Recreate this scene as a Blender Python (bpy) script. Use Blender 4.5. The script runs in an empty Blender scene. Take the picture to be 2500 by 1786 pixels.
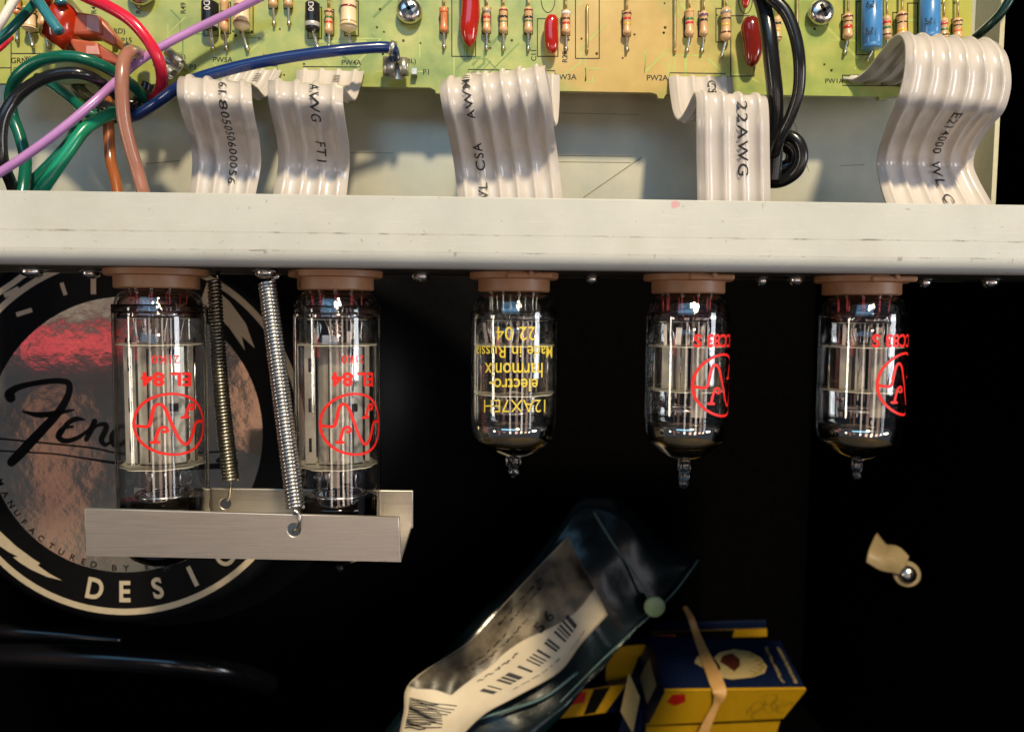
import bpy, bmesh, math, random
from mathutils import Vector, Matrix
import numpy as np
random.seed(7)
SC = bpy.context.scene
COL = SC.collection
R = math.radians
S = 0.01                                   # the script thinks in centimetres, Blender gets metres

# ------------------------------------------------------------------ camera
F_PX, W_PX, H_PX = 1872.0, 2500.0, 1786.0
YAW, PITCH, ROLL = R(2.4), R(4.0), R(0.475)
CAM = Vector((0.0, -18.0, 0.0))
_d = Vector((math.sin(YAW)*math.cos(PITCH), math.cos(YAW)*math.cos(PITCH), -math.sin(PITCH)))
_r0 = Vector((math.cos(YAW), -math.sin(YAW), 0))
_u0 = _r0.cross(_d)
_r = _r0*math.cos(ROLL) + _u0*math.sin(ROLL)
_u = -_r0*math.sin(ROLL) + _u0*math.cos(ROLL)
cd = bpy.data.cameras.new('camera'); cam = bpy.data.objects.new('camera', cd); COL.objects.link(cam)
cd.sensor_fit = 'HORIZONTAL'; cd.sensor_width = 36; cd.lens = 36*F_PX/W_PX
cd.clip_start = 0.005; cd.clip_end = 20
cam.matrix_world = Matrix(((_r.x, _u.x, -_d.x, CAM.x*S), (_r.y, _u.y, -_d.y, CAM.y*S), (_r.z, _u.z, -_d.z, CAM.z*S), (0, 0, 0, 1)))
cd.dof.use_dof = True; cd.dof.focus_distance = 0.176; cd.dof.aperture_fstop = 20.0
SC.camera = cam

def P(px, py, Y):
    """the point of the depth plane Y (cm behind the row of tubes) that the camera sees at pixel px, py"""
    v = _d*F_PX + _r*(px-W_PX/2) - _u*(py-H_PX/2)
    return CAM + v*((Y-CAM.y)/v.y)
def ppc(Y):
    return F_PX/(Y-CAM.y)                  # pixels per centimetre at that depth

# ------------------------------------------------------------------ world, lamps, exposure
w = bpy.data.worlds.new("World"); SC.world = w; w.use_nodes = True
w.node_tree.nodes['Background'].inputs[0].default_value = (0.50, 0.58, 0.74, 1)
w.node_tree.nodes['Background'].inputs[1].default_value = 0.10
SC.view_settings.view_transform = 'Standard'; SC.view_settings.look = 'None'
SC.view_settings.exposure = 0.0; SC.view_settings.gamma = 1.0
SC.cycles.max_bounces = 12; SC.cycles.transparent_max_bounces = 24; SC.cycles.transmission_bounces = 10
SC.cycles.caustics_reflective = False; SC.cycles.caustics_refractive = False
SC.cycles.sample_clamp_indirect = 4.0; SC.cycles.use_denoising = True

def lamp(name, pos, aim, power, color, sx, sy=None, shape='RECTANGLE'):
    l = bpy.data.lights.new(name, 'AREA'); o = bpy.data.objects.new(name, l); COL.objects.link(o)
    l.shape = shape; l.size = sx*S
    if sy: l.size_y = sy*S
    l.energy = power; l.color = color
    o.location = Vector(pos)*S
    o.rotation_euler = (Vector(aim)-Vector(pos)).to_track_quat('-Z', 'Y').to_euler()
    return o
KEYDIR = Vector((0.22, -1.0, 1.0)).normalized()
lamp('key_lamp', KEYDIR*110, (0, 0, 0), 16.0, (1.0, 0.83, 0.55), 9.0, shape='DISK')
lamp('window_lamp', (56, -33, 2.5), (0, 0, -1), 1.1, (0.92, 0.95, 1.0), 15, 20)
lamp('side_lamp', (-75, -45, -5), (0, 0, -1), 0.85, (1.0, 0.90, 0.74), 6, 26)
lamp('blue_fill_lamp', (-14, -52, 34), (0, 0, 0), 0.85, (0.30, 0.64, 1.0), 50, 26)  # added blue fill for the shaded rear wall and ribbons
lamp('red_reflection_lamp', (-31.5, -32, -2.6), (-8, 6, -1), 0.006, (1.0, 0.07, 0.10), 8, 1.7)  # added source, mirrored as a red patch in the foil label
lamp('beige_reflection_lamp', (-30, -32, 0.6), (-8, 6, 0), 0.004, (1.0, 0.84, 0.7), 14, 1.6)  # added source for a beige streak reflected in the label
lamp('amber_reflection_lamp', (-38, -40, -17), (-8, 6, -1), 0.007, (1.0, 0.42, 0.22), 3, 18)  # added source for a brown streak reflected in the label
lamp('amber_reflection_lamp', (-17, -32, -7.0), (-6, 6, -1), 0.008, (1.0, 0.5, 0.3), 4.5, 8)  # added source for the orange reflection on the label's right
for lx, lp, lc, lw in ((-9, 0.09, (1.0, 0.80, 0.66), 4), (5, 0.06, (1.0, 0.62, 0.5), 6), (17, 0.12, (1.0, 0.86, 0.72), 4), (30, 0.08, (1.0, 0.66, 0.5), 6), (44, 0.12, (0.95, 0.95, 1.0), 4)):
    lamp('low_reflection_lamp', (lx, -46, -10), (0, 0, -3), lp, lc, lw, 20)  # added strips that put warm streaks into the glass and getter reflections

# ------------------------------------------------------------------ materials
def lin(c):
    return c/12.92 if c <= 0.04045 else ((c+0.055)/1.055)**2.4
def rgb(r, g, b):
    return (lin(r/255), lin(g/255), lin(b/255), 1)
def new_mat(name):
    m = bpy.data.materials.new(name); m.use_nodes = True
    nt = m.node_tree; return m, nt, nt.nodes['Principled BSDF']
def N(nt, t, **kw):
    n = nt.nodes.new(t)
    for k, v in kw.items(): setattr(n, k, v)
    return n
def cmpos(nt):
    g = N(nt, 'ShaderNodeNewGeometry'); v = N(nt, 'ShaderNodeVectorMath', operation='SCALE'); v.inputs['Scale'].default_value = 100
    nt.links.new(g.outputs['Position'], v.inputs[0]); return v.outputs[0]
def noise(nt, vec, scale, detail=4, rough=0.55, sc=None):
    if sc:
        mp = N(nt, 'ShaderNodeMapping'); mp.inputs['Scale'].default_value = sc; nt.links.new(vec, mp.inputs[0]); vec = mp.outputs[0]
    n = N(nt, 'ShaderNodeTexNoise'); n.inputs['Scale'].default_value = scale; n.inputs['Detail'].default_value = detail; n.inputs['Roughness'].default_value = rough
    nt.links.new(vec, n.inputs['Vector']); return n.outputs['Fac']
def ramp(nt, fac, stops):
    r_ = N(nt, 'ShaderNodeValToRGB'); e = r_.color_ramp.elements
    while len(e) < len(stops): e.new(0.5)
    for el, (p, c) in zip(e, stops):
        el.position = p; el.color = c if len(c) == 4 else (*c, 1)
    nt.links.new(fac, r_.inputs[0]); return r_.outputs[0]
def mth(nt, op, a, b=None, c=None, clamp=False):
    n = N(nt, 'ShaderNodeMath', operation=op); n.use_clamp = clamp
    for i, x in enumerate((a, b, c)):
        if x is None: continue
        if isinstance(x, (int, float)): n.inputs[i].default_value = x
        else: nt.links.new(x, n.inputs[i])
    return n.outputs[0]
def mix(nt, fac, a, b):
    n = N(nt, 'ShaderNodeMix', data_type='RGBA')
    for i, x in ((0, fac), (6, a), (7, b)):
        if isinstance(x, (tuple, float, int)): n.inputs[i].default_value = x
        else: nt.links.new(x, n.inputs[i])
    return n.outputs[2]
def bump(nt, b, height, strength=0.3, dist=0.0001):
    n = N(nt, 'ShaderNodeBump'); n.inputs['Strength'].default_value = strength; n.inputs['Distance'].default_value = dist
    nt.links.new(height, n.inputs['Height']); nt.links.new(n.outputs[0], b.inputs['Normal'])
def simple(name, col, rough=0.4, metal=0.0, var=0.12, vscale=6, bmp=0.0, bscale=60, coat=0.0, spec=0.5, sc=None, trans=0.0):
    m, nt, b = new_mat(name)
    pos = cmpos(nt)
    n = noise(nt, pos, vscale, 5, sc=sc)
    dark = tuple(c*(1-var) for c in col[:3])+(1,); lite = tuple(min(1, c*(1+var)) for c in col[:3])+(1,)
    nt.links.new(ramp(nt, n, [(0.3, dark), (0.7, lite)]), b.inputs['Base Color'])
    b.inputs['Metallic'].default_value = metal
    rr = mth(nt, 'MULTIPLY_ADD', n, 0.3*rough, rough*0.85); nt.links.new(rr, b.inputs['Roughness'])
    b.inputs['Coat Weight'].default_value = coat; b.inputs['Coat Roughness'].default_value = 0.08
    b.inputs['Specular IOR Level'].default_value = spec
    if bmp: bump(nt, b, noise(nt, pos, bscale, 4), bmp)
    return m
M = {}
# off-white painted lip of the chassis with rub marks
m, nt, b = new_mat('white_paint'); pos = cmpos(nt)
sp = N(nt, 'ShaderNodeSeparateXYZ'); nt.links.new(pos, sp.inputs[0]); X, Y_, Z = sp.outputs
base = ramp(nt, noise(nt, pos, 0.5, 5), [(0.3, rgb(186, 187, 182)), (0.7, rgb(202, 202, 197))])
base = mix(nt, mth(nt, 'MULTIPLY', ramp(nt, noise(nt, pos, 22, 6, 0.7), [(0.62, (0, 0, 0)), (0.74, (1, 1, 1))]), 0.35), base, rgb(170, 165, 150))
z_top, z_bot = P(1250, 482, -1.6).z, P(1250, 652, -1.6).z
def line_mask(zl, wid, thr, xs, seed):
    wob = mth(nt, 'MULTIPLY_ADD', noise(nt, pos, 1.0, 3, sc=(2.2, 0, 0)), 0.05, zl-0.025)
    d = mth(nt, 'ABSOLUTE', mth(nt, 'SUBTRACT', Z, wob))
    ln = mth(nt, 'SUBTRACT', 1.0, mth(nt, 'DIVIDE', d, wid), clamp=True)
    mp = N(nt, 'ShaderNodeMapping'); mp.inputs['Location'].default_value = (seed, 0, seed); mp.inputs['Scale'].default_value = (xs, 0, 3); nt.links.new(pos, mp.inputs[0])
    g = ramp(nt, noise(nt, mp.outputs[0], 1, 6, 0.75), [(thr, (0, 0, 0)), (thr+0.10, (1, 1, 1))])
    return mth(nt, 'MULTIPLY', ln, g, clamp=True)
hgt = z_top-z_bot
for zl, wd, th, xs, sd in ((z_bot+hgt*0.455, 0.030, 0.50, 1.1, 3), (z_bot+hgt*0.20, 0.022, 0.53, 1.6, 9), (z_bot+hgt*0.46, 0.05, 0.60, 3.5, 21), (z_bot+hgt*0.19, 0.06, 0.66, 5, 33)):
    base = mix(nt, mth(nt, 'MULTIPLY', line_mask(zl, wd, th+0.015, xs, sd), 0.85), base, rgb(88, 80, 66))
spk_ = ramp(nt, noise(nt, pos, 9, 2, 0.4), [(0.745, (0, 0, 0)), (0.765, (1, 1, 1))])
base = mix(nt, mth(nt, 'MULTIPLY', spk_, 0.35), base, rgb(110, 104, 92))
scl = ramp(nt, noise(nt, pos, 1, 5, 0.8, sc=(0.7, 1, 26)), [(0.60, (0, 0, 0)), (0.66, (1, 1, 1))])
base = mix(nt, mth(nt, 'MULTIPLY', scl, 0.22), base, rgb(240, 238, 230))
gr = ramp(nt, noise(nt, pos, 0.55, 6, 0.65, sc=(1, 1, 2.2)), [(0.50, (0, 0, 0)), (0.72, (1, 1, 1))])
base = mix(nt, mth(nt, 'MULTIPLY', gr, 0.22), base, rgb(176, 166, 142))
def thin_line(zl, wid):
    wob = mth(nt, 'MULTIPLY_ADD', noise(nt, pos, 1.0, 4, sc=(0.8, 0, 0)), 0.04, zl-0.02)
    return mth(nt, 'SUBTRACT', 1.0, mth(nt, 'DIVIDE', mth(nt, 'ABSOLUTE', mth(nt, 'SUBTRACT', Z, wob)), wid), clamp=True)
tick = ramp(nt, noise(nt, pos, 1, 2, 0.5, sc=(5, 0, 0.6)), [(0.66, (0, 0, 0)), (0.70, (1, 1, 1))])
for zl, st_ in ((z_bot+hgt*0.455, 0.28), (z_bot+hgt*0.20, 0.2)):
    base = mix(nt, mth(nt, 'MULTIPLY', thin_line(zl, 0.014), st_), base, rgb(120, 112, 96))
base = mix(nt, mth(nt, 'MULTIPLY', mth(nt, 'MULTIPLY', thin_line(z_bot+hgt*0.18, 0.07), tick), 0.6), base, rgb(100, 90, 74))
pk = P(1648, 501, -1.6)
dv = N(nt, 'ShaderNodeVectorMath', operation='DISTANCE'); nt.links.new(pos, dv.inputs[0]); dv.inputs[1].default_value = pk
pm = mth(nt, 'MULTIPLY', mth(nt, 'LESS_THAN', mth(nt, 'ADD', dv.outputs['Value'], mth(nt, 'MULTIPLY', noise(nt, pos, 9, 3), 0.22)), 0.19), 0.55)
base = mix(nt, pm, base, rgb(214, 120, 140))
nt.links.new(base, b.inputs['Base Color']); b.inputs['Roughness'].default_value = 0.42
bump(nt, b, mth(nt, 'ADD', noise(nt, pos, 30, 5), mth(nt, 'MULTIPLY', noise(nt, pos, 0.8, 3), 3.0)), 0.3, 0.00012)
M['white'] = m
# bare aluminium wall behind the board
m, nt, b = new_mat('satin_aluminium'); pos = cmpos(nt)
n1 = noise(nt, pos, 0.9, 5)
nt.links.new(ramp(nt, n1, [(0.3, rgb(188, 190, 178)), (0.75, rgb(212, 208, 190))]), b.inputs['Base Color'])
b.inputs['Metallic'].default_value = 0.3; b.inputs['Roughness'].default_value = 0.34
scr = noise(nt, pos, 3, 8, 0.8, sc=(0.4, 1, 9))
bump(nt, b, scr, 0.2, 0.00008)
M['alu'] = m
M['side_alu'] = simple('cream_side_wall', rgb(196, 190, 160), 0.5, 0.1, 0.06)
# circuit board: green solder mask with warm copper areas
m, nt, b = new_mat('green_board'); pos = cmpos(nt)
n1 = noise(nt, pos, 0.42, 3, 0.5); n2 = noise(nt, pos, 1.3, 4)
green = ramp(nt, n2, [(0.25, rgb(120, 142, 72)), (0.5, rgb(156, 168, 88)), (0.75, rgb(190, 184, 106))])
warm = ramp(nt, n2, [(0.3, rgb(186, 156, 90)), (0.7, rgb(200, 172, 106))])
def blob(cx, cy, rad):
    c = P(cx, cy, 0.8); q = N(nt, 'ShaderNodeVectorMath', operation='DISTANCE'); nt.links.new(pos, q.inputs[0]); q.inputs[1].default_value = c
    return mth(nt, 'SUBTRACT', 1.0, mth(nt, 'DIVIDE', q.outputs['Value'], rad), clamp=True)
bl = mth(nt, 'ADD', mth(nt, 'ADD', blob(1580, 60, 3.4), blob(1480, 120, 1.8)), mth(nt, 'MULTIPLY', blob(1900, 150, 1.9), 0.5))
bl = mth(nt, 'ADD', bl, mth(nt, 'MULTIPLY', blob(600, 40, 1.5), 0.6))
fac = ramp(nt, mth(nt, 'ADD', mth(nt, 'MULTIPLY', bl, 0.55), mth(nt, 'MULTIPLY', n1, 0.75)), [(0.54, (0, 0, 0)), (0.86, (1, 1, 1))])
c1 = mix(nt, fac, green, warm)
yel = blob(2300, 40, 3.0)
c1 = mix(nt, mth(nt, 'MULTIPLY', yel, 0.5, clamp=True), c1, rgb(196, 176, 62))
c1 = mix(nt, mth(nt, 'MULTIPLY', blob(120, 120, 4.0), 0.5, clamp=True), c1, rgb(186, 182, 92))
nt.links.new(c1, b.inputs['Base Color']); b.inputs['Roughness'].default_value = 0.33; b.inputs['Coat Weight'].default_value = 0.35; b.inputs['Coat Roughness'].default_value = 0.15
bump(nt, b, noise(nt, pos, 1.6, 3), 0.2, 0.0003)
M['pcb'] = m
M['ink'] = simple('black_ink', (0.012, 0.012, 0.012, 1), 0.6, var=0.2)
M['ribbon'] = simple('cream_ribbon_plastic', rgb(202, 193, 186), 0.22, var=0.05, vscale=1.2, bmp=0.15, bscale=8, spec=0.6)
M['solder'] = simple('tinned_wire', rgb(222, 214, 196), 0.28, 1.0)
M['gold_wire'] = simple('yellowish_wire', rgb(224, 200, 140), 0.3, 1.0)
M['steel'] = simple('screw_steel', rgb(205, 203, 200), 0.22, 1.0, var=0.2, vscale=14, bmp=0.3, bscale=30)
M['tan'] = simple('tan_resistor_body', rgb(214, 170, 122), 0.28, coat=0.5, var=0.1)
M['cream_body'] = simple('cream_resistor_body', rgb(240, 214, 176), 0.3, coat=0.4, var=0.05)
M['orange_body'] = simple('orange_resistor_body', rgb(216, 132, 84), 0.28, coat=0.5)
M['redcap'] = simple('red_epoxy', rgb(172, 34, 22), 0.14, coat=0.9, var=0.12, vscale=2, bmp=0.12, bscale=5)
M['darkred'] = simple('dark_red_epoxy', rgb(116, 26, 14), 0.16, coat=0.9, var=0.12, vscale=2, bmp=0.12, bscale=5)
M['bluecap'] = simple('blue_sleeve', rgb(66, 128, 190), 0.3, coat=0.4, var=0.06)
M['black_plastic'] = simple('black_plastic', (0.012, 0.012, 0.014, 1), 0.25, var=0.1)
M['silver_paint'] = simple('silver_band', rgb(186, 184, 180), 0.4, 0.3)
BANDS = {'brown': rgb(96, 44, 30), 'black': rgb(22, 18, 18), 'red': rgb(206, 46, 44), 'green': rgb(62, 112, 62), 'yellow': rgb(224, 178, 62), 'orange': rgb(222, 108, 52), 'grey': rgb(150, 140, 134), 'white': rgb(232, 222, 214), 'gold': rgb(178, 132, 66), 'violet': rgb(112, 76, 110), 'darkred': rgb(132, 36, 36)}
for k, c in BANDS.items(): M['band_'+k] = simple('band_'+k, c, 0.25, coat=0.5, var=0.05)
WC = {'red': rgb(206, 34, 62), 'violet': rgb(180, 128, 190), 'blue': rgb(22, 48, 104), 'brown': rgb(158, 108, 92), 'rust': rgb(150, 84, 44), 'green': rgb(12, 92, 74), 'brightgreen': rgb(22, 136, 102), 'black': (0.010, 0.010, 0.011, 1), 'teal': rgb(48, 120, 136), 'darkteal': rgb(14, 92, 84), 'white': rgb(226, 218, 210), 'darkgreen': rgb(14, 44, 36), 'yellowgreen': rgb(90, 160, 60)}
for k, c in WC.items(): M['wire_'+k] = simple('wire_'+k, c, 0.24, var=0.06, vscale=2, coat=0.25, bmp=0.08, bscale=10)
M['terracotta'] = simple('terracotta_plastic', rgb(176, 88, 62), 0.35, var=0.06)
M['pinkish'] = simple('pale_terminal_window', rgb(204, 148, 142), 0.4, var=0.08)
M['silicone'] = simple('red_silicone', rgb(176, 44, 14), 0.22, var=0.2, vscale=3, coat=0.6, bmp=0.5, bscale=8)
M['tabmetal'] = simple('tinned_terminal', rgb(200, 198, 186), 0.35, 0.85, var=0.15, vscale=8)
M['socket'] = simple('brown_ceramic', rgb(160, 114, 80), 0.45, var=0.08, vscale=4, bmp=0.15)
M['bracket'] = simple('brushed_steel', rgb(196, 188, 178), 0.42, 0.9, var=0.08, vscale=3, sc=(0.3, 1, 8), bmp=0.25, bscale=20)
M['spring'] = simple('spring_steel', rgb(206, 202, 196), 0.25, 1.0, var=0.1)
M['spring_dark'] = simple('spring_steel_dull', rgb(178, 172, 156), 0.3, 1.0, var=0.2)
M['plate'] = simple('grey_anode_metal', rgb(178, 172, 158), 0.32, 0.6, var=0.35, vscale=2.2, sc=(1, 1, 0.6))
M['plate_dark'] = simple('dark_anode_metal', rgb(80, 76, 70), 0.25, 0.8, var=0.25, vscale=3)
M['mica'] = simple('mica', rgb(214, 204, 184), 0.3, var=0.08)
M['nickel'] = simple('nickel_wire', rgb(214, 206, 198), 0.22, 1.0)
M['copper_lead'] = simple('copper_seal_wire', rgb(190, 92, 96), 0.25, 0.8)
M['red_print'] = simple('red_print', rgb(224, 30, 22), 0.45, var=0.08, vscale=12)
M['yellow_print'] = simple('yellow_print', rgb(220, 196, 66), 0.45, var=0.08, vscale=12)
m, nt, b = new_mat('getter_flash'); pos = cmpos(nt)
b.inputs['Base Color'].default_value = rgb(236, 226, 212); b.inputs['Metallic'].default_value = 1; b.inputs['Roughness'].default_value = 0.07
M['getter'] = m
m, nt, b = new_mat('dark_getter_flash')
b.inputs['Base Color'].default_value = rgb(70, 58, 54); b.inputs['Metallic'].default_value = 1; b.inputs['Roughness'].default_value = 0.08
M['getter_dark'] = m
M['getter_sheen'] = simple('painted_getter_sheen', rgb(178, 150, 96), 0.22, 0.92, var=0.35, vscale=2)  # pale colour standing in for light caught by the getter coating
def thin_glass(name, tint, boost, bst=0.12, bsc=1.5, rough=0.015):
    m = bpy.data.materials.new(name); m.use_nodes = True; nt = m.node_tree
    for n in list(nt.nodes): nt.nodes.remove(n)
    o = N(nt, 'ShaderNodeOutputMaterial'); mx = N(nt, 'ShaderNodeMixShader'); t = N(nt, 'ShaderNodeBsdfTransparent'); g = N(nt, 'ShaderNodeBsdfGlossy')
    f = N(nt, 'ShaderNodeLayerWeight'); f.inputs['Blend'].default_value = 0.5
    t.inputs[0].default_value = tint; g.inputs['Roughness'].default_value = rough
    pos = cmpos(nt); bp = N(nt, 'ShaderNodeBump'); bp.inputs['Strength'].default_value = bst; bp.inputs['Distance'].default_value = 0.0002
    nt.links.new(noise(nt, pos, bsc, 2, sc=(1, 1, 0.35)), bp.inputs['Height']); nt.links.new(bp.outputs[0], g.inputs['Normal'])
    fc = mth(nt, 'MULTIPLY', mth(nt, 'MULTIPLY_ADD', mth(nt, 'POWER', f.outputs['Facing'], 4.5), 0.92, 0.045), boost, clamp=True)
    nt.links.new(fc, mx.inputs[0]); nt.links.new(t.outputs[0], mx.inputs[1]); nt.links.new(g.outputs[0], mx.inputs[2]); nt.links.new(mx.outputs[0], o.inputs[0])
    return m
M['glass'] = thin_glass('tube_glass', (0.965, 0.97, 0.965, 1), 1.7)
M['button_pink'] = thin_glass('pink_button_glass', (0.80, 0.62, 0.60, 1), 3.5, 1.0, 7, 0.03)
M['button_clear'] = thin_glass('clear_button_glass', (0.88, 0.88, 0.84, 1), 3.5, 1.0, 7, 0.03)
def solid_glass(name, col, rough=0.0):
    m, nt, b = new_mat(name)
    b.inputs['Base Color'].default_value = col; b.inputs['Transmission Weight'].default_value = 1; b.inputs['Roughness'].default_value = rough; b.inputs['IOR'].default_value = 1.5
    pos = cmpos(nt); bump(nt, b, noise(nt, pos, 5, 2), 0.35, 0.0004)
    return m
M['glass_solid'] = solid_glass('solid_glass', (0.97, 0.97, 0.96, 1))
M['glass_pink'] = solid_glass('pink_tinted_glass', (0.93, 0.78, 0.76, 1))
# foil label of the loudspeaker
m, nt, b = new_mat('foil_label'); pos = cmpos(nt)
n1 = noise(nt, pos, 0.5, 6, 0.6)
nt.links.new(ramp(nt, n1, [(0.3, rgb(176, 168, 156)), (0.7, rgb(206, 196, 176))]), b.inputs['Base Color'])
b.inputs['Metallic'].default_value = 0.82; b.inputs['Roughness'].default_value = 0.09
bump(nt, b, mth(nt, 'ADD', noise(nt, pos, 0.42, 7, 0.52), mth(nt, 'MULTIPLY', noise(nt, pos, 14, 4), 0.012)), 0.5, 0.0008)
M['foil'] = m
M['label_black'] = simple('label_black', (0.004, 0.004, 0.004, 1), 0.4, var=0.2, spec=0.15)
M['label_cream'] = simple('label_cream', rgb(214, 196, 164), 0.3, 0.35, var=0.05)
M['magnet_black'] = simple('magnet_black', (0.003, 0.003, 0.004, 1), 0.45, var=0.2, spec=0.15)
M['void'] = simple('black_cabinet_lining', (0.001, 0.001, 0.0012, 1), 0.85, var=0.5, vscale=2, spec=0.03, bmp=0.5, bscale=12)
M['under'] = simple('shade_dark_underside', rgb(46, 42, 36), 0.6, 0.2)  # chassis metal with the shade below the lip put into its colour
M['gloss_black'] = simple('gloss_black', (0.004, 0.004, 0.005, 1), 0.17, var=0.1, spec=0.5)
M['bag'] = simple('dark_teal_film', rgb(7, 19, 22), 0.2, var=0.4, vscale=0.6, spec=0.35, bmp=1.0, bscale=1.6)
M['bag_edge'] = simple('pale_film_seam', rgb(70, 96, 96), 0.4, var=0.2)
M['paper'] = simple('white_label_paper', rgb(196, 180, 152), 0.45, var=0.08, vscale=1, bmp=0.6, bscale=2)
M['box_blue'] = simple('navy_card', rgb(11, 24, 54), 0.45, var=0.1, spec=0.3)
M['box_yellow'] = simple('yellow_card', rgb(188, 144, 18), 0.4, var=0.06)
M['box_red'] = simple('red_card', rgb(176, 30, 24), 0.45, var=0.1)
M['box_white'] = simple('pale_card', rgb(196, 172, 116), 0.5, var=0.08)
M['olive_print'] = simple('olive_print', rgb(150, 118, 18), 0.5, var=0.1)
M['brown_print'] = simple('brown_print', rgb(84, 34, 20), 0.5, var=0.2)
M['rubber'] = simple('tan_rubber', rgb(206, 158, 96), 0.5, var=0.08)
M['nylon'] = simple('cream_nylon', rgb(150, 132, 98), 0.45, var=0.08, bmp=0.2)
M['dull_cable'] = simple('dull_cable', (0.008, 0.007, 0.006, 1), 0.9, spec=0.05)
M['seal'] = simple('pale_green_plastic', rgb(128, 148, 110), 0.4, var=0.1)
M['film'] = simple('faint_scratch', rgb(120, 112, 84), 0.5)

# ------------------------------------------------------------------ object helpers
ORG = {}
def tag(o, label=None, cat=None, group=None, kind=None):
    if label: o['label'] = label
    if cat: o['category'] = cat
    if group: o['group'] = group
    if kind: o['kind'] = kind
    return o
def thing(name, label, cat, loc, group=None):
    o = bpy.data.objects.new(name, None); COL.objects.link(o); o.empty_display_size = 0.005
    o.location = Vector(loc)*S; ORG[o.name] = Vector(loc)
    return tag(o, label, cat, group)
def mesh(name, verts, faces, mat, parent=None, smooth=True, loc=None):
    """verts are world points in cm"""
    if parent is not None: org = ORG[parent.name]
    else:
        org = Vector(loc) if loc is not None else sum((Vector(v) for v in verts), Vector())/len(verts)
    me = bpy.data.meshes.new(name)
    me.from_pydata([((v[0]-org[0])*S, (v[1]-org[1])*S, (v[2]-org[2])*S) for v in verts], [], faces)
    me.materials.append(M[mat] if isinstance(mat, str) else mat)
    if smooth: me.polygons.foreach_set('use_smooth', [True]*len(me.polygons))
    me.update()
    o = bpy.data.objects.new(name, me); COL.objects.link(o)
    if parent is not None: o.parent = parent
    else: o.location = org*S
    ORG[o.name] = org
    return o
def sharp(o, ang=35):
    bm = bmesh.new(); bm.from_mesh(o.data); bmesh.ops.recalc_face_normals(bm, faces=bm.faces)
    for e in bm.edges:
        if len(e.link_faces) == 2 and e.calc_face_angle(0) > R(ang): e.smooth = False
    bm.to_mesh(o.data); bm.free(); return o
def bevel(o, wcm, seg=2):
    md = o.modifiers.new('bevel', 'BEVEL'); md.width = wcm*S; md.segments = seg; md.limit_method = 'ANGLE'; md.angle_limit = R(40)
    return o
def catmull(pts, n=8):
    pts = [Vector(p) for p in pts]
    if len(pts) < 3: return [pts[0].lerp(pts[1], i/n) for i in range(n+1)]
    q = [pts[0]*2-pts[1]]+pts+[pts[-1]*2-pts[-2]]
    out = []
    for i in range(1, len(q)-2):
        a, b_, c, d = q[i-1], q[i], q[i+1], q[i+2]
        for k in range(n):
            t = k/n
            out.append(0.5*((2*b_)+(c-a)*t+(2*a-5*b_+4*c-d)*t*t+(3*b_-a-3*c+d)*t**3))
    out.append(pts[-1]); return out
def sweep(path, rad, sides=10, cap=True):
    """a round tube along path; rad is a number or a list"""
    V, Fc = [], []
    n = len(path); rr = rad if isinstance(rad, (list, tuple)) else [rad]*n
    t0 = (path[1]-path[0]).normalized()
    up = Vector((0, 0, 1)) if abs(t0.z) < 0.9 else Vector((1, 0, 0))
    nrm = (up-t0*up.dot(t0)).normalized()
    for i in range(n):
        t = (path[min(i+1, n-1)]-path[max(i-1, 0)])
        t = t.normalized() if t.length > 1e-9 else t0
        nrm = (nrm-t*nrm.dot(t)).normalized(); bn = t.cross(nrm)
        for k in range(sides):
            a = 2*math.pi*k/sides; V.append(path[i]+(nrm*math.cos(a)+bn*math.sin(a))*rr[i])
    for i in range(n-1):
        for k in range(sides):
            k2 = (k+1) % sides; Fc.append((i*sides+k, i*sides+k2, (i+1)*sides+k2, (i+1)*sides+k))
    if cap: Fc.append(tuple(range(sides))[::-1]); Fc.append(tuple((n-1)*sides+k for k in range(sides)))
    return V, Fc
def lathe(A, B, prof, sides=32, sq=None):
    """revolve prof [(distance from A in cm along A->B, radius)]; sq squashes the radius along the depth"""
    A = Vector(A); ax = (Vector(B)-A).normalized()
    up = Vector((0, -1, 0)) if abs(ax.y) < 0.9 else Vector((0, 0, 1))
    n1 = (up-ax*up.dot(ax)).normalized(); n2 = ax.cross(n1)
    V, Fc = [], []
    for (t, r_) in prof:
        for k in range(sides):
            a = 2*math.pi*k/sides; V.append(A+ax*t+(n1*math.cos(a)*(sq or 1)+n2*math.sin(a))*max(r_, 1e-4))
    m_ = len(prof)
    for i in range(m_-1):
        for k in range(sides):
            k2 = (k+1) % sides; Fc.append((i*sides+k, i*sides+k2, (i+1)*sides+k2, (i+1)*sides+k))
    if prof[0][1] > 1e-3: Fc.append(tuple(range(sides))[::-1])
    if prof[-1][1] > 1e-3: Fc.append(tuple((m_-1)*sides+k for k in range(sides)))
    return V, Fc
def hexa(c):
    """c: 8 corners, 4 front (tl, tr, br, bl) then 4 back"""
    return [Vector(v) for v in c], [(0, 1, 2, 3), (7, 6, 5, 4), (0, 4, 5, 1), (1, 5, 6, 2), (2, 6, 7, 3), (3, 7, 4, 0)]
def boxc(lo, hi):
    (x0, y0, z0), (x1, y1, z1) = lo, hi
    return hexa([(x0, y0, z1), (x1, y0, z1), (x1, y0, z0), (x0, y0, z0), (x0, y1, z1), (x1, y1, z1), (x1, y1, z0), (x0, y1, z0)])
def wire(name, label, pts, rpx, mat, group=None, sides=14, cat='wire', n=9):
    path = catmull([P(*p) for p in pts], n)
    r_ = rpx/ppc(pts[len(pts)//2][2])
    V, Fc = sweep(path, r_, sides)
    o = mesh(name, V, Fc, mat)
    return tag(o, label, cat, group)
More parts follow.
